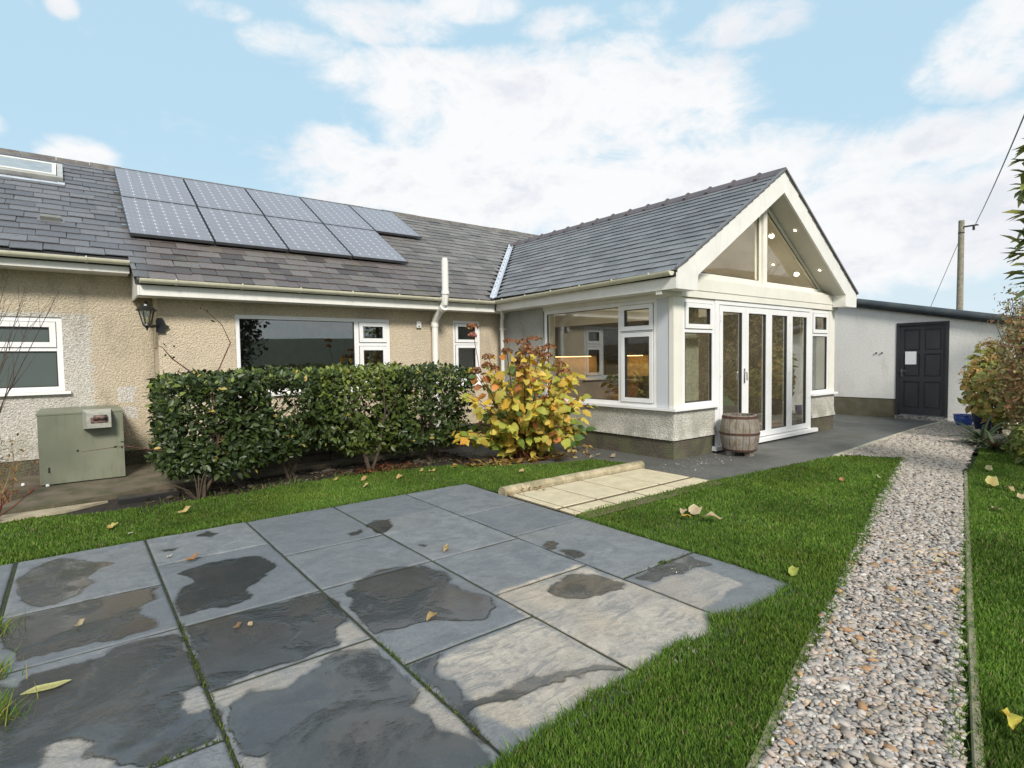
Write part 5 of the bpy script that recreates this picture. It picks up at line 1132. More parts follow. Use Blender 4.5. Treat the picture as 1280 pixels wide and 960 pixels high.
def rdir(n_, up=0.0):
    v = RNG.normal(0, 1, (n_, 3)); v[:, 2] += up; return norm(v)
def vn3(P, s, seed): return (vnoise(P[:, 0]+P[:, 2]*.7, P[:, 1]+P[:, 2]*.45, s, seed)+vnoise(P[:, 0]-P[:, 2]*.6, P[:, 2]+P[:, 1]*.3, s*1.3, seed+1))/2

# ---- hedge: evergreen shrubs grown together, each with its own stems and crown
def hedge_shrub(cx, cy, rx, ry, z0, z1_, n_, label, dark, low=0.0, base=None, seed=0):
    root = empty('hedge_shrub', (base[0], base[1], 0), label, 'shrub', 'clipped evergreen shrubs forming the hedge')
    # points: shell-weighted rounded box
    t = RNG.random((n_*6, 3))*2-1; q = (np.abs(t)**6).sum(1)**(1/6); keep = (q < 1.0) & (q > .45+.35*RNG.random(len(q))); t = t[keep][:n_]
    P = np.stack([cx+t[:, 0]*rx, cy+t[:, 1]*ry, (z0+z1_)/2+t[:, 2]*(z1_-z0)/2], 1)
    nz = vn3(P, 4.5, 200+seed); P += norm(t)*((nz-.5)*.12)[:, None]
    under = .30*(vnoise(P[:, 0], P[:, 1], 2.2, 210)); P[:, 2] = np.where(t[:, 2] < -.6, P[:, 2]+under, P[:, 2])
    hole = (vn3(P, 6.5, 230+seed) < .37) & (t[:, 2] < .75) & (t[:, 2] > -.9); P = P[~hole]; t = t[~hole]
    m_ = len(P); out_ = norm(t*np.array([.6, 1, .8])); N = norm(out_*.9+np.array([0, -.15, .55])+RNG.normal(0, .55, (m_, 3))); D = norm(np.cross(N, rdir(m_))+out_*.35+np.array([0, 0, .25]))
    L = RNG.uniform(.035, .095, m_); W = L*RNG.uniform(.48, .62, m_)
    a = np.array([.024, .044, .012]) if dark else np.array([.045, .072, .014]); b = np.array([.066, .098, .024]) if dark else np.array([.120, .160, .032])
    k_ = RNG.random((m_, 1)); c = a*(1-k_)+b*k_; c *= RNG.uniform(.75, 1.25, (m_, 1))
    new = (t[:, 2] > .35) & (RNG.random(m_) < (.22 if dark else .6)*np.clip((t[:, 2]-.2)*1.6, 0, 1)); c[new] = np.array([.20, .25, .045])*RNG.uniform(.7, 1.1, (new.sum(), 1))  # yellower new leaves, with the sunlit hedge top put into their colour
    yl_ = RNG.random(m_) < .008; c[yl_] = np.array([.42, .32, .08])
    leafcloud('foliage', P, D, N, L, W, c, M_gloss, root, 'stuff', curl=.12)
    # inner dark twigs and stems
    mb = MB(); rg = random.Random(seed)
    for i in range(3):
        a_ = rg.uniform(0, 6.28); tx = base[0]+math.cos(a_)*rg.uniform(.1, rx*.5); ty = base[1]+math.sin(a_)*rg.uniform(.05, ry*.7)
        b0 = (base[0]+rg.uniform(-.04, .04), base[1]+rg.uniform(-.04, .04), -.02)
        mid = ((b0[0]*2+tx)/3+rg.uniform(-.05, .05), (b0[1]*2+ty)/3, z0*.8+.1)
        mb.tube([b0, mid, (tx, ty, (z0+z1_)/2), (tx+rg.uniform(-.1, .1), ty, z1_-.12)], [.020, .015, .010, .004], 7)
        for j in range(3): mb.tube([(tx, ty, (z0+z1_)/2-.1*j), (tx+rg.uniform(-.35, .35), ty+rg.uniform(-.3, .2), z1_-.2-.15*j)], [.007, .003], 5)
    mb.build('stem', M_stem, root, smooth=True)
hedge_shrub(1.17, 6.85, .55, .46, .10, 1.29, 9500, 'dark evergreen hedge shrub nearest the boiler cabinet, at the left end of the hedge', True, base=(1.00, 6.50), seed=1)
hedge_shrub(1.98, 7.0, .66, .46, .20, 1.29, 8500, 'hedge shrub under the left half of the large window', True, base=(2.03, 6.95), seed=2)
hedge_shrub(2.95, 6.98, .68, .46, .22, 1.32, 8500, 'hedge shrub with bright yellow-green top below the narrow window sashes', False, base=(2.89, 6.66), seed=3)
hedge_shrub(3.84, 6.95, .62, .46, .10, 1.30, 8500, 'hedge shrub with glossy dark leaves beside the yellow hydrangea', True, base=(3.9, 6.9), seed=4)
lw = empty('low_wall', (3, 7.5, 0), 'low stained block wall in the shade behind the hedge', 'wall'); rg = random.Random(4)
M_blk = simple('stained_block', (.085, .07, .05), .95, (.045, .045, .025), 5, 50, .8, .012)
for c_ in range(2):
    x_ = .95+(.22 if c_ else 0)
    while x_ < 5.9:
        l_ = rg.uniform(.40, .50); MB().box(x_, x_+l_-.012, 7.50+rg.uniform(-.012, .012), 7.66, -.02+c_*.19, .162+c_*.19+rg.uniform(-.006, .006), .010).build('block', M_blk, lw); x_ += l_
# long twigs poking out of the hedge
tw = [([(1.25, 6.9, 1.3), (1.38, 6.85, 1.62), (1.30, 6.85, 1.82), (1.12, 6.8, 1.98)], 'long bare twig curving left above the hedge before the window edge'),
      ([(1.0, 6.75, 1.28), (.80, 6.72, 1.45), (.72, 6.7, 1.56), (.66, 6.7, 1.60)], 'leafy twig sticking out of the hedge top near the wall lantern'),
      ([(1.0, 6.6, .25), (.8, 6.5, .50), (.35, 6.5, .62), (.02, 6.5, .60)], 'arching bare stem reaching from the hedge across the cabinet')]
for pts, lb in tw:
    e = empty('twig', pts[0], lb, 'twig'); MB().tube(pts, [.007, .006, .004, .002], 5).build('stem', M_stemr, e)
    m_ = 9; ii = RNG.integers(1, 4, m_); Bp = np.array([pts[i] for i in ii])+RNG.normal(0, .03, (m_, 3))
    leafcloud('leaf', Bp, rdir(m_, .3), rdir(m_, .6), RNG.uniform(.03, .06, m_), RNG.uniform(.015, .03, m_), np.tile(np.array([[.06, .08, .03]]), (m_, 1)), M_gloss, e, 'stuff')
e = empty('sapling', (.95, 6.45, 0), 'thin pale stems fanning from the ground at the left end of the hedge', 'stems')
for (dx_, dy_, h_) in ((-.05, 0, .34), (.03, .02, .40), (.10, 0, .36), (-.22, -.02, .20), (-.35, .02, .24)): MB().tube([(.95, 6.45, -.01), (.95+dx_*.4, 6.45+dy_, h_*.6), (.95+dx_, 6.45+dy_, h_)], [.009, .006, .003], 6).build('stem', M_stem, e)

# ---- yellowing hydrangea
HX, HY = 4.88, 6.02
hyd = empty('hydrangea_bush', (HX, HY, 0), 'large hydrangea bush with yellow, lime and orange autumn leaves in front of the downpipe', 'shrub')
rg = random.Random(5); stems = []
for i in range(84):
    a = rg.uniform(0, 6.28); r_ = math.sqrt(rg.random()); ex = r_*1.06*math.cos(a); ey = r_*.80*math.sin(a)
    hz = (1.64-.80*r_**2.6)*rg.uniform(.80, 1.0)
    if i > 44: hz *= rg.uniform(.32, .62)
    p0 = Vector((HX+rg.uniform(-.12, .12), HY+rg.uniform(-.1, .1), 0)); p3 = Vector((HX+ex, HY+ey, max(.3, hz)))
    p1 = p0.lerp(p3, .35)+Vector((0, 0, .12)); p2 = p0.lerp(p3, .7)+Vector((0, 0, .10)); stems.append((p0, p1, p2, p3, r_))
mb = MB()
for s_ in stems: mb.tube(s_[:4], [.008, .007, .006, .004], 5)
o = mb.build('stem', M_stemr, hyd); o['kind'] = 'stuff'; o['label'] = 'many thin brown stems rising from the ground'
ycol = [np.array(c) for c in ((.72, .50, .06), (.68, .54, .09), (.72, .40, .06), (.60, .55, .10), (.44, .47, .08), (.26, .36, .05), (.66, .28, .07), (.42, .17, .05), (.10, .18, .04), (.78, .58, .14))]
Bl, Dl, Nl, Ll, Wl, Cl = [], [], [], [], [], []
for (p0, p1, p2, p3, r_) in stems:
    nn = 12
    for j in range(nn):
        t_l = .22+.78*(j+1)/nn if p3.z > .9 else .16+.84*(j+1)/nn
        q = p0.lerp(p1, t_l/.35) if t_l < .35 else (p1.lerp(p2, (t_l-.35)/.35) if t_l < .7 else p2.lerp(p3, (t_l-.7)/.3))
        for sgn in (0, math.pi):
            if rg.random() < .22: continue
            an = j*1.57+sgn+rg.uniform(-.5, .5); outv = Vector((p3.x-HX, p3.y-HY, 0)); 
            d = Vector((math.cos(an), math.sin(an), rg.uniform(-.9, .25)))+outv*.5
            nrm = Vector((d.x*.5-.30, d.y*.5-.50, rg.uniform(.15, .8))) + Vector((rg.gauss(0, .3), rg.gauss(0, .3), 0))
            L_ = rg.uniform(.095, .175)*(1.0 if q.z < 1.35 else .75)
            Bl.append(q+Vector((d.x, d.y, d.z))*.03); Dl.append(d); Nl.append(nrm); Ll.append(L_); Wl.append(L_*rg.uniform(.60, .78))
            hgt = q.z; 
            pr_ = [.20,.24,.04,.18,.14,.05,.03,.04,.02,.06] if hgt > .75 else [.10,.17,.02,.20,.22,.12,.02,.02,.08,.05]
            if q.y > HY+.25: pr_ = [.05,.08,.03,.15,.20,.22,.04,.08,.12,.03]
            c = ycol[int(RNG.choice(10, p=pr_))]*rg.uniform(.75, 1.12); Cl.append(c)
Bl = np.array([tuple(v) for v in Bl]); Dl = np.array([tuple(v) for v in Dl]); Nl = np.array([tuple(v) for v in Nl]); Ll = np.array(Ll); Wl = np.array(Wl); Cl = np.array(Cl)
# leaves nearest the outside facing the camera are the ones one can pick apart
depth = (Bl[:, 0]-HX)*(-HX)+(Bl[:, 1]-HY)*(-HY); depth = depth/math.hypot(HX, HY)
order = np.argsort(-(depth+.25*Bl[:, 2])); near = order[:296]; rest_ = order[290:]
for i in near:
    V, F = leaf_fine(Bl[i:i+1], Dl[i:i+1], Nl[i:i+1], Ll[i:i+1], Wl[i:i+1], rg.uniform(.05, .45), rg.uniform(-.1, .5), .8); tc_ = np.repeat(Cl[i:i+1], 17, 0); tc_ = tc_*(1-np.linspace(0, 1, 17)[:, None]*rg.choice((0, .1, .35))*np.array([[.5, 1.0, 1.0]])); npmesh('leaf', V, F, M_leaf, hyd, {'Col': tc_}, smooth=True)
leafcloud('leaf', Bl[rest_], Dl[rest_], Nl[rest_], Ll[rest_], Wl[rest_], Cl[rest_], M_leaf, hyd, 'stuff', 'inner leaves of the bush')
# dried flower heads
def head(c, r_, cols, par, n_=95, flat=.7):
    v = rdir(n_); v[:, 2] = np.abs(v[:, 2]); P_ = np.array(c)+v*r_*np.array([1, 1, flat]); N = norm(v+RNG.normal(0, .3, (n_, 3))); D = np.cross(N, rdir(n_))
    cc = cols[RNG.integers(0, len(cols), n_)]*RNG.uniform(.7, 1.2, (n_, 1)); V, F = leaf_geo(P_, D, N, RNG.uniform(.022, .042, n_), RNG.uniform(.018, .034, n_))
    return tag(npmesh('flower_head', V, F, M_leaf, par, {'Col': np.repeat(cc, 8, 0)}), kind='stuff')
hc = np.array([(.30, .10, .035), (.20, .075, .03), (.42, .18, .07), (.14, .06, .03), (.36, .22, .09)])
tops = sorted([s_ for s_ in stems if s_[3].z > 1.15], key=lambda s_: -s_[3].z)[:24]
for s_ in tops: head(tuple(s_[3]), rg.uniform(.06, .10), hc, hyd)
p_ = Vector((4.02, 5.98, 1.80)); MB().tube([(4.5, 6.0, .6), (4.12, 5.98, 1.3), tuple(p_)], [.006, .005, .004], 5).build('stem', M_stemr, hyd); head(tuple(p_), .075, hc, hyd); head((p_.x, p_.y, p_.z-.10), .05, np.array([(.45, .18, .12)]), hyd)
for (x_, z_) in ((4.55, 1.62), (4.95, 1.66), (5.2, 1.55)): head((x_, 5.85, z_), .10, hc, hyd, 90, .35)

# ---- litter and fallen leaves
def fallen(x, y, z, L_, col, label, ang, curl=.25, group=None, wr=.55, name='fallen_leaf'):
    L_ = L_*(.82 if curl > .05 else 1); z = z-.008 if z > .02 else z
    B = np.array([[x, y, z+.012]]); D = np.array([[math.cos(ang), math.sin(ang), .05]]); N = np.array([[.1, -.1, 1.0]]) 
    V, F = leaf_fine(B, D, N, np.array([L_]), np.array([L_*wr]), -curl*random.uniform(.3, 1.4), random.uniform(.2, .7) if curl > .05 else .1, 1.0 if curl > .05 else .15); n_ = len(V); V[:, 2] += max(0, .004+z-V[:, 2].min())
    V2 = V.copy(); V2[:, 2] -= .0015; F2 = F[:, ::-1]+n_
    return tag(npmesh(name, np.concatenate([V, V2]), np.concatenate([F, F2]), M_leaf, attrs={'Col': np.tile(np.array([col]), (2*n_, 1))*(1-.35*np.tile((np.sin(np.arange(n_)*2.1+L_*90) > .5), 2)[:, None]*np.array([[.6, 1, 1]]))}, smooth=True), label, 'leaf', group)
FL = [((540, 774), .016, .10, (.42, .30, .13), 'curled tan leaf lying in the large round puddle', .3), ((557, 689), .016, .10, (.45, .34, .16), 'curled buff leaf on the slab joint near the patio centre', .8),
 ((240, 702), .016, .11, (.40, .22, .10), 'narrow brown leaf on the slab joint above the wet patch', .2), ((270, 640-5), .03, .0, None, '', 0),
 ((100, 783), .016, .07, (.45, .38, .24), 'small pale leaf on the wet slab near the left lawn tufts', .6), ((297, 786), .016, .06, (.30, .20, .10), 'tiny brown leaf in the shallow puddle left of centre', .2), ((313, 783), .016, .05, (.55, .45, .25), 'tiny cream leaf in the shallow puddle left of centre', 1.0),
 ((1178, 706), .02, .13, (.72, .66, .42), 'pale cream leaf lying on the gravel path', 2.4), ((992, 718), .03, .12, (.42, .48, .10), 'yellow-green leaf in the grass beside the patio corner', .1),
 ((1262, 902), .04, .12, (.60, .52, .08), 'bright yellow leaf in the right lawn near the bottom corner', .4), ((1240, 607), .035, .22, (.62, .58, .22), 'long pale leaf in the right lawn beyond the edging', .2), ((1262, 612), .035, .14, (.58, .50, .24), 'pale leaf crossing the long one in the right lawn', .9), ((1245, 637), .035, .12, (.60, .56, .34), 'small pale leaf in the right lawn, below the long pair', 2.7), ((1276, 622), .035, .14, (.60, .55, .32), 'cream leaf at the right edge of the lawn', .3),
 ((1236, 588), .035, .14, (.58, .58, .30), 'pale leaf in the right lawn, farthest of the group', 0.1), ((1052, 601), .035, .10, (.50, .24, .12), 'orange-brown leaf in the middle lawn towards the shed', .2), ((1098, 597), .035, .09, (.45, .50, .25), 'pale green leaf in the middle lawn near the gravel', 1.4),
 ((231, 641), .035, .15, (.62, .52, .22), 'pale yellow leaf in the lawn strip below the hedge end', .2), ((143, 658), .035, .10, (.60, .52, .18), 'curled yellow leaf in the lawn strip before the cabinet', .9), ((137, 660), .035, .08, (.55, .42, .14), 'small yellow leaf beside the curled one before the cabinet', 2.0),
 ((455, 601), .02, .13, (.60, .44, .18), 'tan leaf at the lawn edge beneath the hedge', .3), ((458, 609), .02, .10, (.55, .45, .20), 'small tan leaf just below another at the lawn edge', .0), ((500, 598), .02, .14, (.62, .48, .18), 'broad buff leaf at the edge of the bark bed', .4), ((527, 590), .02, .09, (.55, .42, .15), 'small buff leaf right of the bark patch', .3), ((540, 590), .02, .12, (.62, .50, .20), 'pale buff leaf between bark patch and hydrangea', .0), ((652, 590), .035, .12, (.60, .52, .26), 'pale leaf in the lawn below the hydrangea', .2), ((420, 601), .02, .09, (.55, .42, .16), 'small tan leaf in the lawn under the hedge middle', .2), ((763, 594), .02, .05, (.62, .58, .38), 'tiny pale leaf where the lawn meets the tarmac', .2),
 ((740, 573), .01, .12, (.42, .38, .26), 'grey-buff leaf on the tarmac beneath the side dado', .0), ((766, 572), .01, .14, (.50, .44, .30), 'buff leaf on the tarmac, right of another under the dado', .1), ((748, 570), .01, .10, (.45, .40, .28), 'small buff leaf on the tarmac close to the dado foot', .2), ((163, 669), .016, .05, (.6, .6, .5), 'tiny white leaf fragment on the upper left slab', .1), ((212, 698), .016, .05, (.6, .6, .5), 'tiny white leaf fragment beside the narrow brown leaf', .1), ((1195, 742), .02, .07, (.62, .42, .18), 'small orange leaf caught at the path edging', .1)]
for (px_, z_, L_, c_, lb, an) in FL:
    if c_ is None: continue
    x_, y_ = gp(*px_, z_); fallen(x_-.4*L_*math.cos(an), y_-.4*L_*math.sin(an), z_, L_, c_, lb, an)
x_, y_ = gp(25, 872, .016); x2, y2 = gp(90, 856, .016); fallen(x_, y_, .016, math.hypot(x2-x_, y2-y_), (.62, .64, .27), 'long pale lime leaf lying flat on the wet dark slab', math.atan2(y2-y_, x2-x_), .02, wr=.30)
cx, cy = gp(872, 645, .04)
for (dx_, dy_, L_, an, c_, lb) in ((-.05, -.06, .22, -1.1, (.66, .56, .32), 'largest cream leaf of the clump on the middle lawn'), (-.03, .05, .22, .1, (.68, .60, .38), 'cream leaf with stalk lying across the clump on the middle lawn'), (-.03, .13, .13, .6, (.62, .50, .34), 'small curled cream leaf behind the clump on the middle lawn'), (-.09, .0, .12, 1.9, (.66, .46, .10), 'golden leaf tucked at the left of the clump on the middle lawn')):
    fallen(cx+dx_, cy+dy_, .04, L_, c_, lb, an, .15, wr=.6)
def litter(name, P, z, Ls, cols, label, cat):
    n_ = len(P); B = np.stack([P[:, 0], P[:, 1], z+RNG.uniform(0, .03, n_)], 1); a = RNG.uniform(0, 6.28, n_); D = np.stack([np.cos(a), np.sin(a), RNG.normal(0, .2, n_)], 1); N = norm(np.array([0, 0, 1.])+RNG.normal(0, .35, (n_, 3)))
    L_ = RNG.uniform(*Ls, n_); V, F = leaf_geo(B, D, N, L_, L_*RNG.uniform(.4, .7, n_), -.2)
    cc = cols[RNG.integers(0, len(cols), n_)]*RNG.uniform(.6, 1.1, (n_, 1)); return tag(npmesh(name, V, F, M_leaf, attrs={'Col': np.repeat(cc, 8, 0)}), label, cat, kind='stuff')
P = np.stack([RNG.normal(4.75, .55, 420), RNG.normal(5.92, .20, 420)], 1); P = P[(P[:, 1] > 5.95-.30*(P[:, 0]-3.9)) & (P[:, 0] > 3.7)]
litter('leaf_litter', P, .01, (.06, .13), np.array([(.55, .38, .12), (.60, .46, .18), (.35, .20, .08), (.24, .11, .05), (.58, .40, .10)]), 'yellow and brown leaves fallen thickly beneath the hydrangea', 'leaf litter')
P = np.stack([RNG.normal(3.05, .26, 900), RNG.normal(6.68, .12, 900)], 1)
litter('bark_mulch', P, .005, (.015, .05), np.array([(.20, .06, .03), (.14, .05, .025), (.26, .09, .04), (.08, .04, .02)]), 'reddish bark mulch on the soil at the foot of the hedge', 'mulch')
P = np.stack([RNG.uniform(.5, 4.6, 1500), RNG.uniform(6.45, 7.0, 1500)], 1)
litter('twig_debris', P, .0, (.01, .04), np.array([(.10, .06, .03), (.16, .11, .06), (.05, .035, .02), (.28, .20, .10)]), 'small dead leaves and twigs on the soil under the hedge', 'debris')
V, F, C_ = rocks(np.stack([RNG.uniform(.5, 4.4, 90), RNG.uniform(6.6, 7.35, 90)], 1), np.full(90, .01), RNG.uniform(.02, .06, 90), np.tile(np.array([[.07, .06, .045]]), (90, 1)))
tag(npmesh('bed_stones', V, F, M_stone, attrs={'Col': C_}), 'grey stones half buried in the soil under the hedge', 'stones', kind='stuff')
P = np.concatenate([np.stack([RNG.uniform(3.42, 3.9, 26), RNG.normal(4.44, .03, 26)], 1), np.stack([RNG.uniform(3.2, 8.0, 26), np.zeros(26)], 1)]); P[26:, 1] = .86+(P[26:, 0]-3.5)*.237+RNG.uniform(0, .25, 26)
litter('leaf_crumbs', P, .024, (.02, .05), np.array([(.50, .34, .14), (.34, .18, .08), (.58, .46, .24)]), 'small dry leaf fragments caught by the kerb and the gravel edge', 'leaf litter')
# low weeds under the hedge
P = np.stack([RNG.normal(2.2, .9, 260), RNG.normal(6.55, .05, 260)], 1); V, F, c = blades(P, RNG.uniform(.03, .09, 260), np.full(260, .008), gA, gB, 1.2)
tag(npmesh('weeds', V, F, M_grass, attrs={'Col': c}), 'scattered low weeds where the lawn meets the hedge bed', 'weeds', kind='stuff')

# ---- bare twiggy shrub at the left edge and dead stems below it
def twiggy(base, tips, label, mat, r0=.014, n_sub=4, sub=.35, seed=1, name='bare_shrub', spread=.12):
    e = empty(name, base, label, 'shrub'); rg = random.Random(seed)
    for tp in tips:
        b = Vector(base)+Vector((rg.uniform(-.05, .05), rg.uniform(-.05, .05), 0)); tpv = Vector(tp); mid = b.lerp(tpv, .5)+Vector((rg.uniform(-spread, spread)*.4, 0, .0)); mb = MB(); mb.tube([b, mid, tpv], [r0, r0*.65, r0*.25], 5)
        for j in range(n_sub):
            t = rg.uniform(.35, .95); s_ = b.lerp(mid, t*2) if t < .5 else mid.lerp(tpv, t*2-1); d = (tpv-b).normalized()*sub*rg.uniform(.4, 1)+Vector((rg.uniform(-1, 1), rg.uniform(-.5, .5), rg.uniform(-.1, .4)))*spread
            mb.tube([s_, s_+d*.5, s_+d+Vector((0, 0, .03))], [r0*.4, r0*.3, r0*.15], 4)
        mb.build('branch', mat, e)
    return e
rg = random.Random(8); tips = []
for i in range(12):
    r_ = rg.uniform(-.115, -.012); y_ = rg.uniform(6.9, 7.3); tips.append((r_*y_, y_, rg.uniform(1.75, 2.32)))
twiggy((-.95, 7.15, .0), tips, 'bare leafless shrub with thin dark twigs before the left window', M_stemg, .0075, 6, .34, 3)
rg = random.Random(12)
twiggy((-.62, 6.75, .0), [(-.62+rg.uniform(-.2, .35), 6.75+rg.uniform(-.2, .1), rg.uniform(.12, .34)) for _ in range(12)], 'dead dark red stems sprawling at the lawn edge by the left border', simple('dark_red_stem', (.16, .025, .015), .7, (.08, .015, .01), 20, bs=0), .008, 5, .12, 5, 'dead_perennial', .10)
rg = random.Random(13)
e = twiggy((-.60, 7.4, .05), [(-.60+rg.uniform(-.25, .15), 7.4+rg.uniform(-.1, .1), rg.uniform(.35, .80)) for _ in range(9)], 'withered yellow-brown plant left of the boiler cabinet', simple('dry_straw_stem', (.30, .20, .08), .8, (.18, .11, .05), 20, bs=0), .006, 5, .18, 6, 'withered_plant', .10)
m_ = 120; B = np.stack([RNG.normal(-.62, .12, m_), RNG.normal(7.4, .08, m_), RNG.uniform(.1, .7, m_)], 1)
leafcloud('leaf', B, rdir(m_, -.5), rdir(m_), RNG.uniform(.03, .07, m_), RNG.uniform(.01, .025, m_), np.tile(np.array([[.32, .20, .07]]), (m_, 1))*RNG.uniform(.5, 1.2, (m_, 1)), M_leaf, e, 'stuff')

# ---- right-hand border
def strap(base, n_, L_, label, cols, seed=1, spread=1.0, wd=.045):
    e = empty('strap_leaf_plant', base, label, 'plant'); rg = random.Random(seed)
    for i in range(n_):
        a = rg.uniform(0, 6.28); l_ = L_*rg.uniform(.6, 1.1); up = rg.uniform(.35, 1.0); pts = []; m_ = 7
        for j in range(m_):
            t = j/(m_-1); rr_ = l_*t*(.35+.5*(1-up)+.25*t)*spread; zz = l_*(up*t*1.0-(.75-.35*up)*t*t*.95); pts.append(Vector((base[0]+rr_*math.cos(a), base[1]+rr_*math.sin(a), base[2]+max(.01, zz))))
        sd = Vector((-math.sin(a), math.cos(a), 0)); vs = []; w_ = wd*rg.uniform(.7, 1.1)
        for j, p in enumerate(pts):
            ww = w_*(1-(j/(m_-1))**2.2)*.5+.001; vs += [tuple(p-sd*ww+Vector((0, 0, ww*.4))), tuple(p), tuple(p+sd*ww+Vector((0, 0, ww*.4)))]
        fs = []
        for j in range(m_-1): fs += [(3*j, 3*j+1, 3*j+4, 3*j+3), (3*j+1, 3*j+2, 3*j+5, 3*j+4)]
        c_ = np.array(cols[rg.randrange(len(cols))])*rg.uniform(.7, 1.2); npmesh('leaf', vs, fs, M_gloss, e, {'Col': np.tile(c_, (len(vs), 1))}, smooth=True)
    return e
sc = [(.05, .085, .035), (.09, .12, .06), (.16, .17, .10), (.035, .06, .025)]
strap((10.6, 2.28, 0), 60, .72, 'spiky clump of dark strap leaves at the end of the gravel', sc, 2)
strap((10.1, 2.02, 0), 40, .50, 'smaller spiky clump of strap leaves at the right lawn edge', sc+[(.22, .10, .05)], 3)
def bush(name, base, ell, n_, Ls, cols, label, nflow=0, fcols=None, stem=M_stem, nst=14, seed=1, wr=.5, mat=None, fr=.09, hole=.33, cat='shrub', z0=.1):
    e = empty(name, base, label, cat); rg = random.Random(seed); c = np.array([base[0], base[1], base[2]]); rx, ry, rz = ell
    t = rdir(n_*2); rad = RNG.uniform(.45, 1.0, (n_*2, 1))**.6; P_ = t*rad*np.array([rx, ry, rz])+np.array([base[0], base[1], base[2]+z0+rz])
    P_ += norm(t)*((vn3(P_, 2.2, 300+seed)-.5)*.7*min(rx, rz))[:, None]; k_ = (vn3(P_, 3.2, 320+seed) > hole) & (P_[:, 2] > .04); P_ = P_[k_][:n_]; t = t[k_][:n_]; m_ = len(P_)
    N = norm(t+np.array([-.2, -.2, .5])+RNG.normal(0, .5, (m_, 3))); D = norm(np.cross(N, rdir(m_))+np.array([0, 0, -.1])); L_ = RNG.uniform(*Ls, m_)
    cl = cols[RNG.integers(0, len(cols), m_)]*RNG.uniform(.6, 1.2, (m_, 1)); leafcloud('foliage', P_, D, N, L_, L_*wr, cl, mat or M_leaf, e, 'stuff')
    mb = MB()
    for i in range(nst):
        a = rg.uniform(0, 6.28); q = rg.uniform(.3, 1); tip = (base[0]+rx*q*math.cos(a), base[1]+ry*q*math.sin(a), base[2]+z0+rz*(1+rg.uniform(.2, .9)*math.sqrt(max(0, 1-q*q*.8))))
        mb.tube([(base[0]+rg.uniform(-.1, .1), base[1]+rg.uniform(-.1, .1), base[2]), ((base[0]*1+tip[0])/2, (base[1]+tip[1])/2, tip[2]*.6), tip], [.014, .009, .003], 5)
    mb.build('stem', stem, e)
    for i in range(nflow):
        a = rg.uniform(2.2, 5.2); zq = rg.uniform(-.2, .95); rq = math.sqrt(max(.05, 1-zq*zq)); head((base[0]+rx*rq*math.cos(a), base[1]+ry*rq*math.sin(a), base[2]+z0+rz*(1+zq)), rg.uniform(.7, 1.2)*fr, fcols, e, 60, .8)
    return e
fc1 = np.array([(.66, .42, .14), (.62, .48, .22), (.52, .28, .12), (.70, .56, .26)])
yc = np.array([(.38, .42, .11), (.54, .54, .16), (.62, .54, .14), (.27, .33, .09), (.55, .36, .12)])
bush('hydrangea_shrub', (12.95, 2.72, 0), (.42, .36, .66), 650, (.10, .17), yc, 'yellow-green hydrangea with dried tan flower heads beside the dark door', 16, fc1, seed=21, wr=.68, fr=.13, z0=.25)
bush('hydrangea_shrub', (12.1, 2.42, 0), (.42, .34, .46), 520, (.10, .16), yc*.85, 'low yellowing hydrangea in front of the taller one by the gravel end', 9, fc1, seed=22, wr=.68, fr=.12, z0=.15)
bc = np.array([(.30, .18, .09), (.40, .28, .12), (.24, .25, .10), (.42, .20, .12), (.17, .19, .07), (.55, .46, .20), (.24, .13, .075), (.60, .48, .24), (.38, .38, .14)])
bush('autumn_shrub', (11.4, 1.72, 0), (.80, .52, 1.12), 6000, (.05, .09), bc, 'tall rust brown and olive shrub covering the right end of the outbuilding', 14, np.array([(.50, .22, .12), (.55, .38, .14)]), seed=23, nst=40, fr=.07, hole=.36, z0=.15)
bush('autumn_shrub', (12.9, 2.15, 0), (.8, .5, .6), 900, (.05, .08), bc*.9, 'wispy brown shrub rising against the felt roof edge', 0, None, seed=24, nst=36, hole=.45, z0=1.35)
bush('low_green_shrub', (10.0, 1.58, 0), (.36, .24, .24), 900, (.05, .10), np.array([(.06, .10, .03), (.10, .15, .04), (.05, .08, .03), (.20, .22, .06)]), 'low dark green shrub at the far corner of the right lawn', 0, None, seed=25, wr=.5, z0=.03)
bush('low_green_shrub', (9.2, 1.45, 0), (.35, .28, .25), 600, (.08, .14), np.array([(.10, .15, .04), (.16, .20, .05), (.30, .32, .08)]), 'small lime green shrub at the right frame edge beyond the lawn', 0, None, seed=26, wr=.4, z0=.03)
# tall evergreen with big leaves whose outer sprays enter at the right edge
tr = empty('evergreen_tree', (7.6, .55, 0), 'tall evergreen whose large glossy leaves enter at the right edge of the picture', 'tree')
MB().tube([(7.6, .55, 0), (7.65, .5, 1.3), (7.5, .6, 2.6), (7.55, .75, 3.9)], [.07, .06, .045, .02], 8).build('trunk', M_stem, tr, smooth=True)
spr = []
for (py, px_) in ((200, 1287), (235, 1286), (262, 1292), (300, 1290), (316, 1282), (338, 1286), (218, 1293), (180, 1296), (352, 1296), (280, 1297)):
    d = pxdir(px_, py); t = 8.0/Vector((d.x, d.y)).length; spr.append(Vector((0, 0, H))+d*t)
mb = MB()
for s_ in spr: mb.tube([(7.55, .65, s_.z-.45), ((7.55+s_.x)/2, (.65+s_.y)/2, s_.z-.12), tuple(s_)], [.014, .009, .004], 5)
mb.build('branch', M_stem, tr)
Bs, Ds, Ns = [], [], []
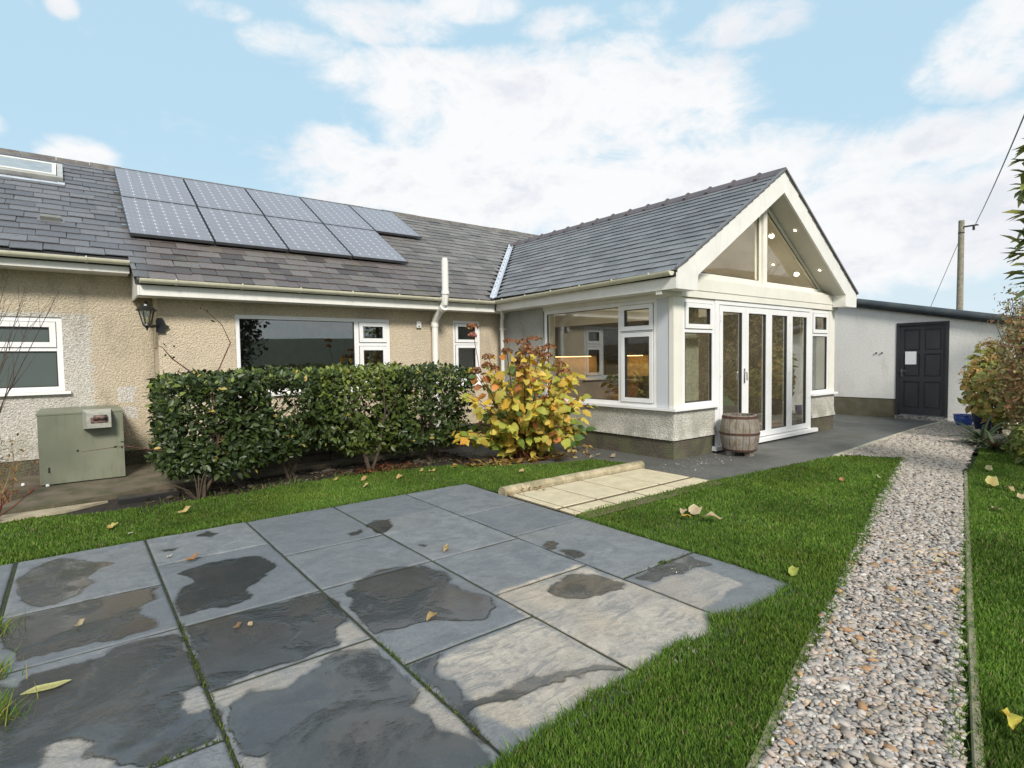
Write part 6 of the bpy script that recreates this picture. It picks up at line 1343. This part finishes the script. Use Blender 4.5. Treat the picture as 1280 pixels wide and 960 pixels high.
for s_ in spr:
    for j in range(9):
        d = Vector((-.55, .55, .1))+Vector((rg.gauss(0, .6), rg.gauss(0, .6), rg.gauss(0, .5))); Bs.append(tuple(s_+Vector((rg.gauss(0, .03), rg.gauss(0, .03), rg.gauss(0, .03))))); Ds.append(tuple(d)); Ns.append((rg.gauss(0, .3), rg.gauss(0, .3)-.3, 1))
for j in range(900):
    a = rg.uniform(0, 6.28); q = rg.uniform(.2, 1); Bs.append((7.75+.55*q*math.cos(a), .45+.5*q*math.sin(a), rg.uniform(1.0, 4.4))); Ds.append((rg.gauss(0, 1), rg.gauss(0, 1), rg.gauss(0, .5))); Ns.append((rg.gauss(0, .4), rg.gauss(0, .4), 1))
Bs, Ds, Ns = map(np.array, (Bs, Ds, Ns)); L_ = RNG.uniform(.14, .24, len(Bs)); cc = np.array([(.20, .26, .07), (.34, .38, .11), (.48, .46, .12), (.15, .20, .05)])[RNG.integers(0, 4, len(Bs))]
leafcloud('foliage', Bs, Ds, Ns, L_, L_*.48, cc*RNG.uniform(.7, 1.1, (len(Bs), 1)), M_gloss, tr, 'stuff')
# pots by the outbuilding
def pot(x, y, r_, h_, mat, label):
    e = empty('plant_pot', (x, y, 0), label, 'pot'); MB().lathe([(r_*.62, .0), (r_*.92, h_*.45), (r_, h_*.82), (r_*.94, h_*.9), (r_*1.05, h_*.93), (r_*1.05, h_), (r_*.92, h_), (r_*.88, h_*.85), (0, h_*.84)], (x, y, .004), 22, False).build('body', mat, e, smooth=True)
    MB().lathe([(0, h_*.86), (r_*.87, h_*.87)], (x, y, .004), 16, False).build('soil', M_soil, e)
px_, py_ = gp(1199, 531); pot(13.25, 3.12, .16, .22, M_blueg, 'bright blue glazed pot on the gravel right of the dark door')
pot(12.7, 2.70, .18, .40, M_navy, 'navy blue glazed pot half hidden behind the strap leaves'); pass

# ---- trees and hedgerow across the garden, seen in the window panes
def bigtree(x, y, h_, r_, cols, label, seed, bare=False, nl=5200):
    e = empty('garden_tree', (x, y, 0), label, 'tree', 'trees across the garden'); rg = random.Random(seed)
    MB().tube([(x, y, 0), (x+.1, y, h_*.35), (x, y+.1, h_*.8)], [.22, .16, .05], 9).build('trunk', M_stem, e, smooth=True)
    mb = MB()
    for i in range(26 if bare else 10):
        a = rg.uniform(0, 6.28); z_ = h_*rg.uniform(.25, .8); q = r_*rg.uniform(.5, 1); p = (x+q*math.cos(a), y+q*math.sin(a), min(h_, z_+h_*rg.uniform(.1, .35))); mb.tube([(x, y, z_), ((x+p[0])/2, (y+p[1])/2, (z_+p[2])/2), p], [.06, .035, .012], 5)
        if bare:
            for j in range(7): mb.tube([p, (p[0]+rg.uniform(-.7, .7), p[1]+rg.uniform(-.7, .7), p[2]+rg.uniform(-.1, .9))], [.012, .005], 4)
    mb.build('limb', M_stem, e)
    if not bare:
        t = rdir(nl); P_ = t*RNG.uniform(.6, 1, (nl, 1))*np.array([r_, r_, h_*.46])+np.array([x, y, h_*.52]); P_ += t*((vn3(P_, 1.1, seed)-.5)*1.6)[:, None]; m_ = nl
        L_ = RNG.uniform(.16, .3, m_); leafcloud('crown', P_, rdir(m_), norm(t+RNG.normal(0, .5, (m_, 3))), L_, L_*.6, cols[RNG.integers(0, len(cols), m_)]*RNG.uniform(.7, 1.2, (m_, 1)), M_leaf, e, 'stuff')
dk = np.array([(.02, .035, .014), (.03, .05, .018), (.015, .028, .012)]); gr = np.array([(.05, .07, .025), (.08, .09, .03), (.04, .055, .02)])
bigtree(5.6, -13.5, 7.5, 2.3, dk, 'dense dark conifer mirrored at the left of the large window', 31)
bigtree(33, -9, 6.5, 3.0, gr, 'bushy tree mirrored in the folding doors', 32); bigtree(27, -5.5, 5.6, 2.4, gr, 'bare branching tree mirrored in the folding doors', 33, True); bigtree(40, -16, 8, 3.4, gr, 'large bushy tree mirrored in the front panes', 34); bigtree(24, -10, 5.6, 2.2, gr, 'bare garden tree mirrored in the front window', 35, True)
t_h = RNG.random(9000); P_ = np.stack([18+26*t_h, -2.5-7*t_h+RNG.normal(0, .5, 9000), RNG.random(9000)**.8*(1.5+.7*vnoise(t_h*20, t_h, 1, 5))], 1); L_ = RNG.uniform(.10, .2, 9000)
e = empty('field_hedge', (30, -5.5, 0), 'mixed field hedge mirrored in the folding door panes', 'hedge'); leafcloud('foliage', P_, rdir(9000), rdir(9000, .5), L_, L_*.6, np.concatenate([gr, bc[:2]])[RNG.integers(0, 5, 9000)], M_leaf, e, 'stuff')
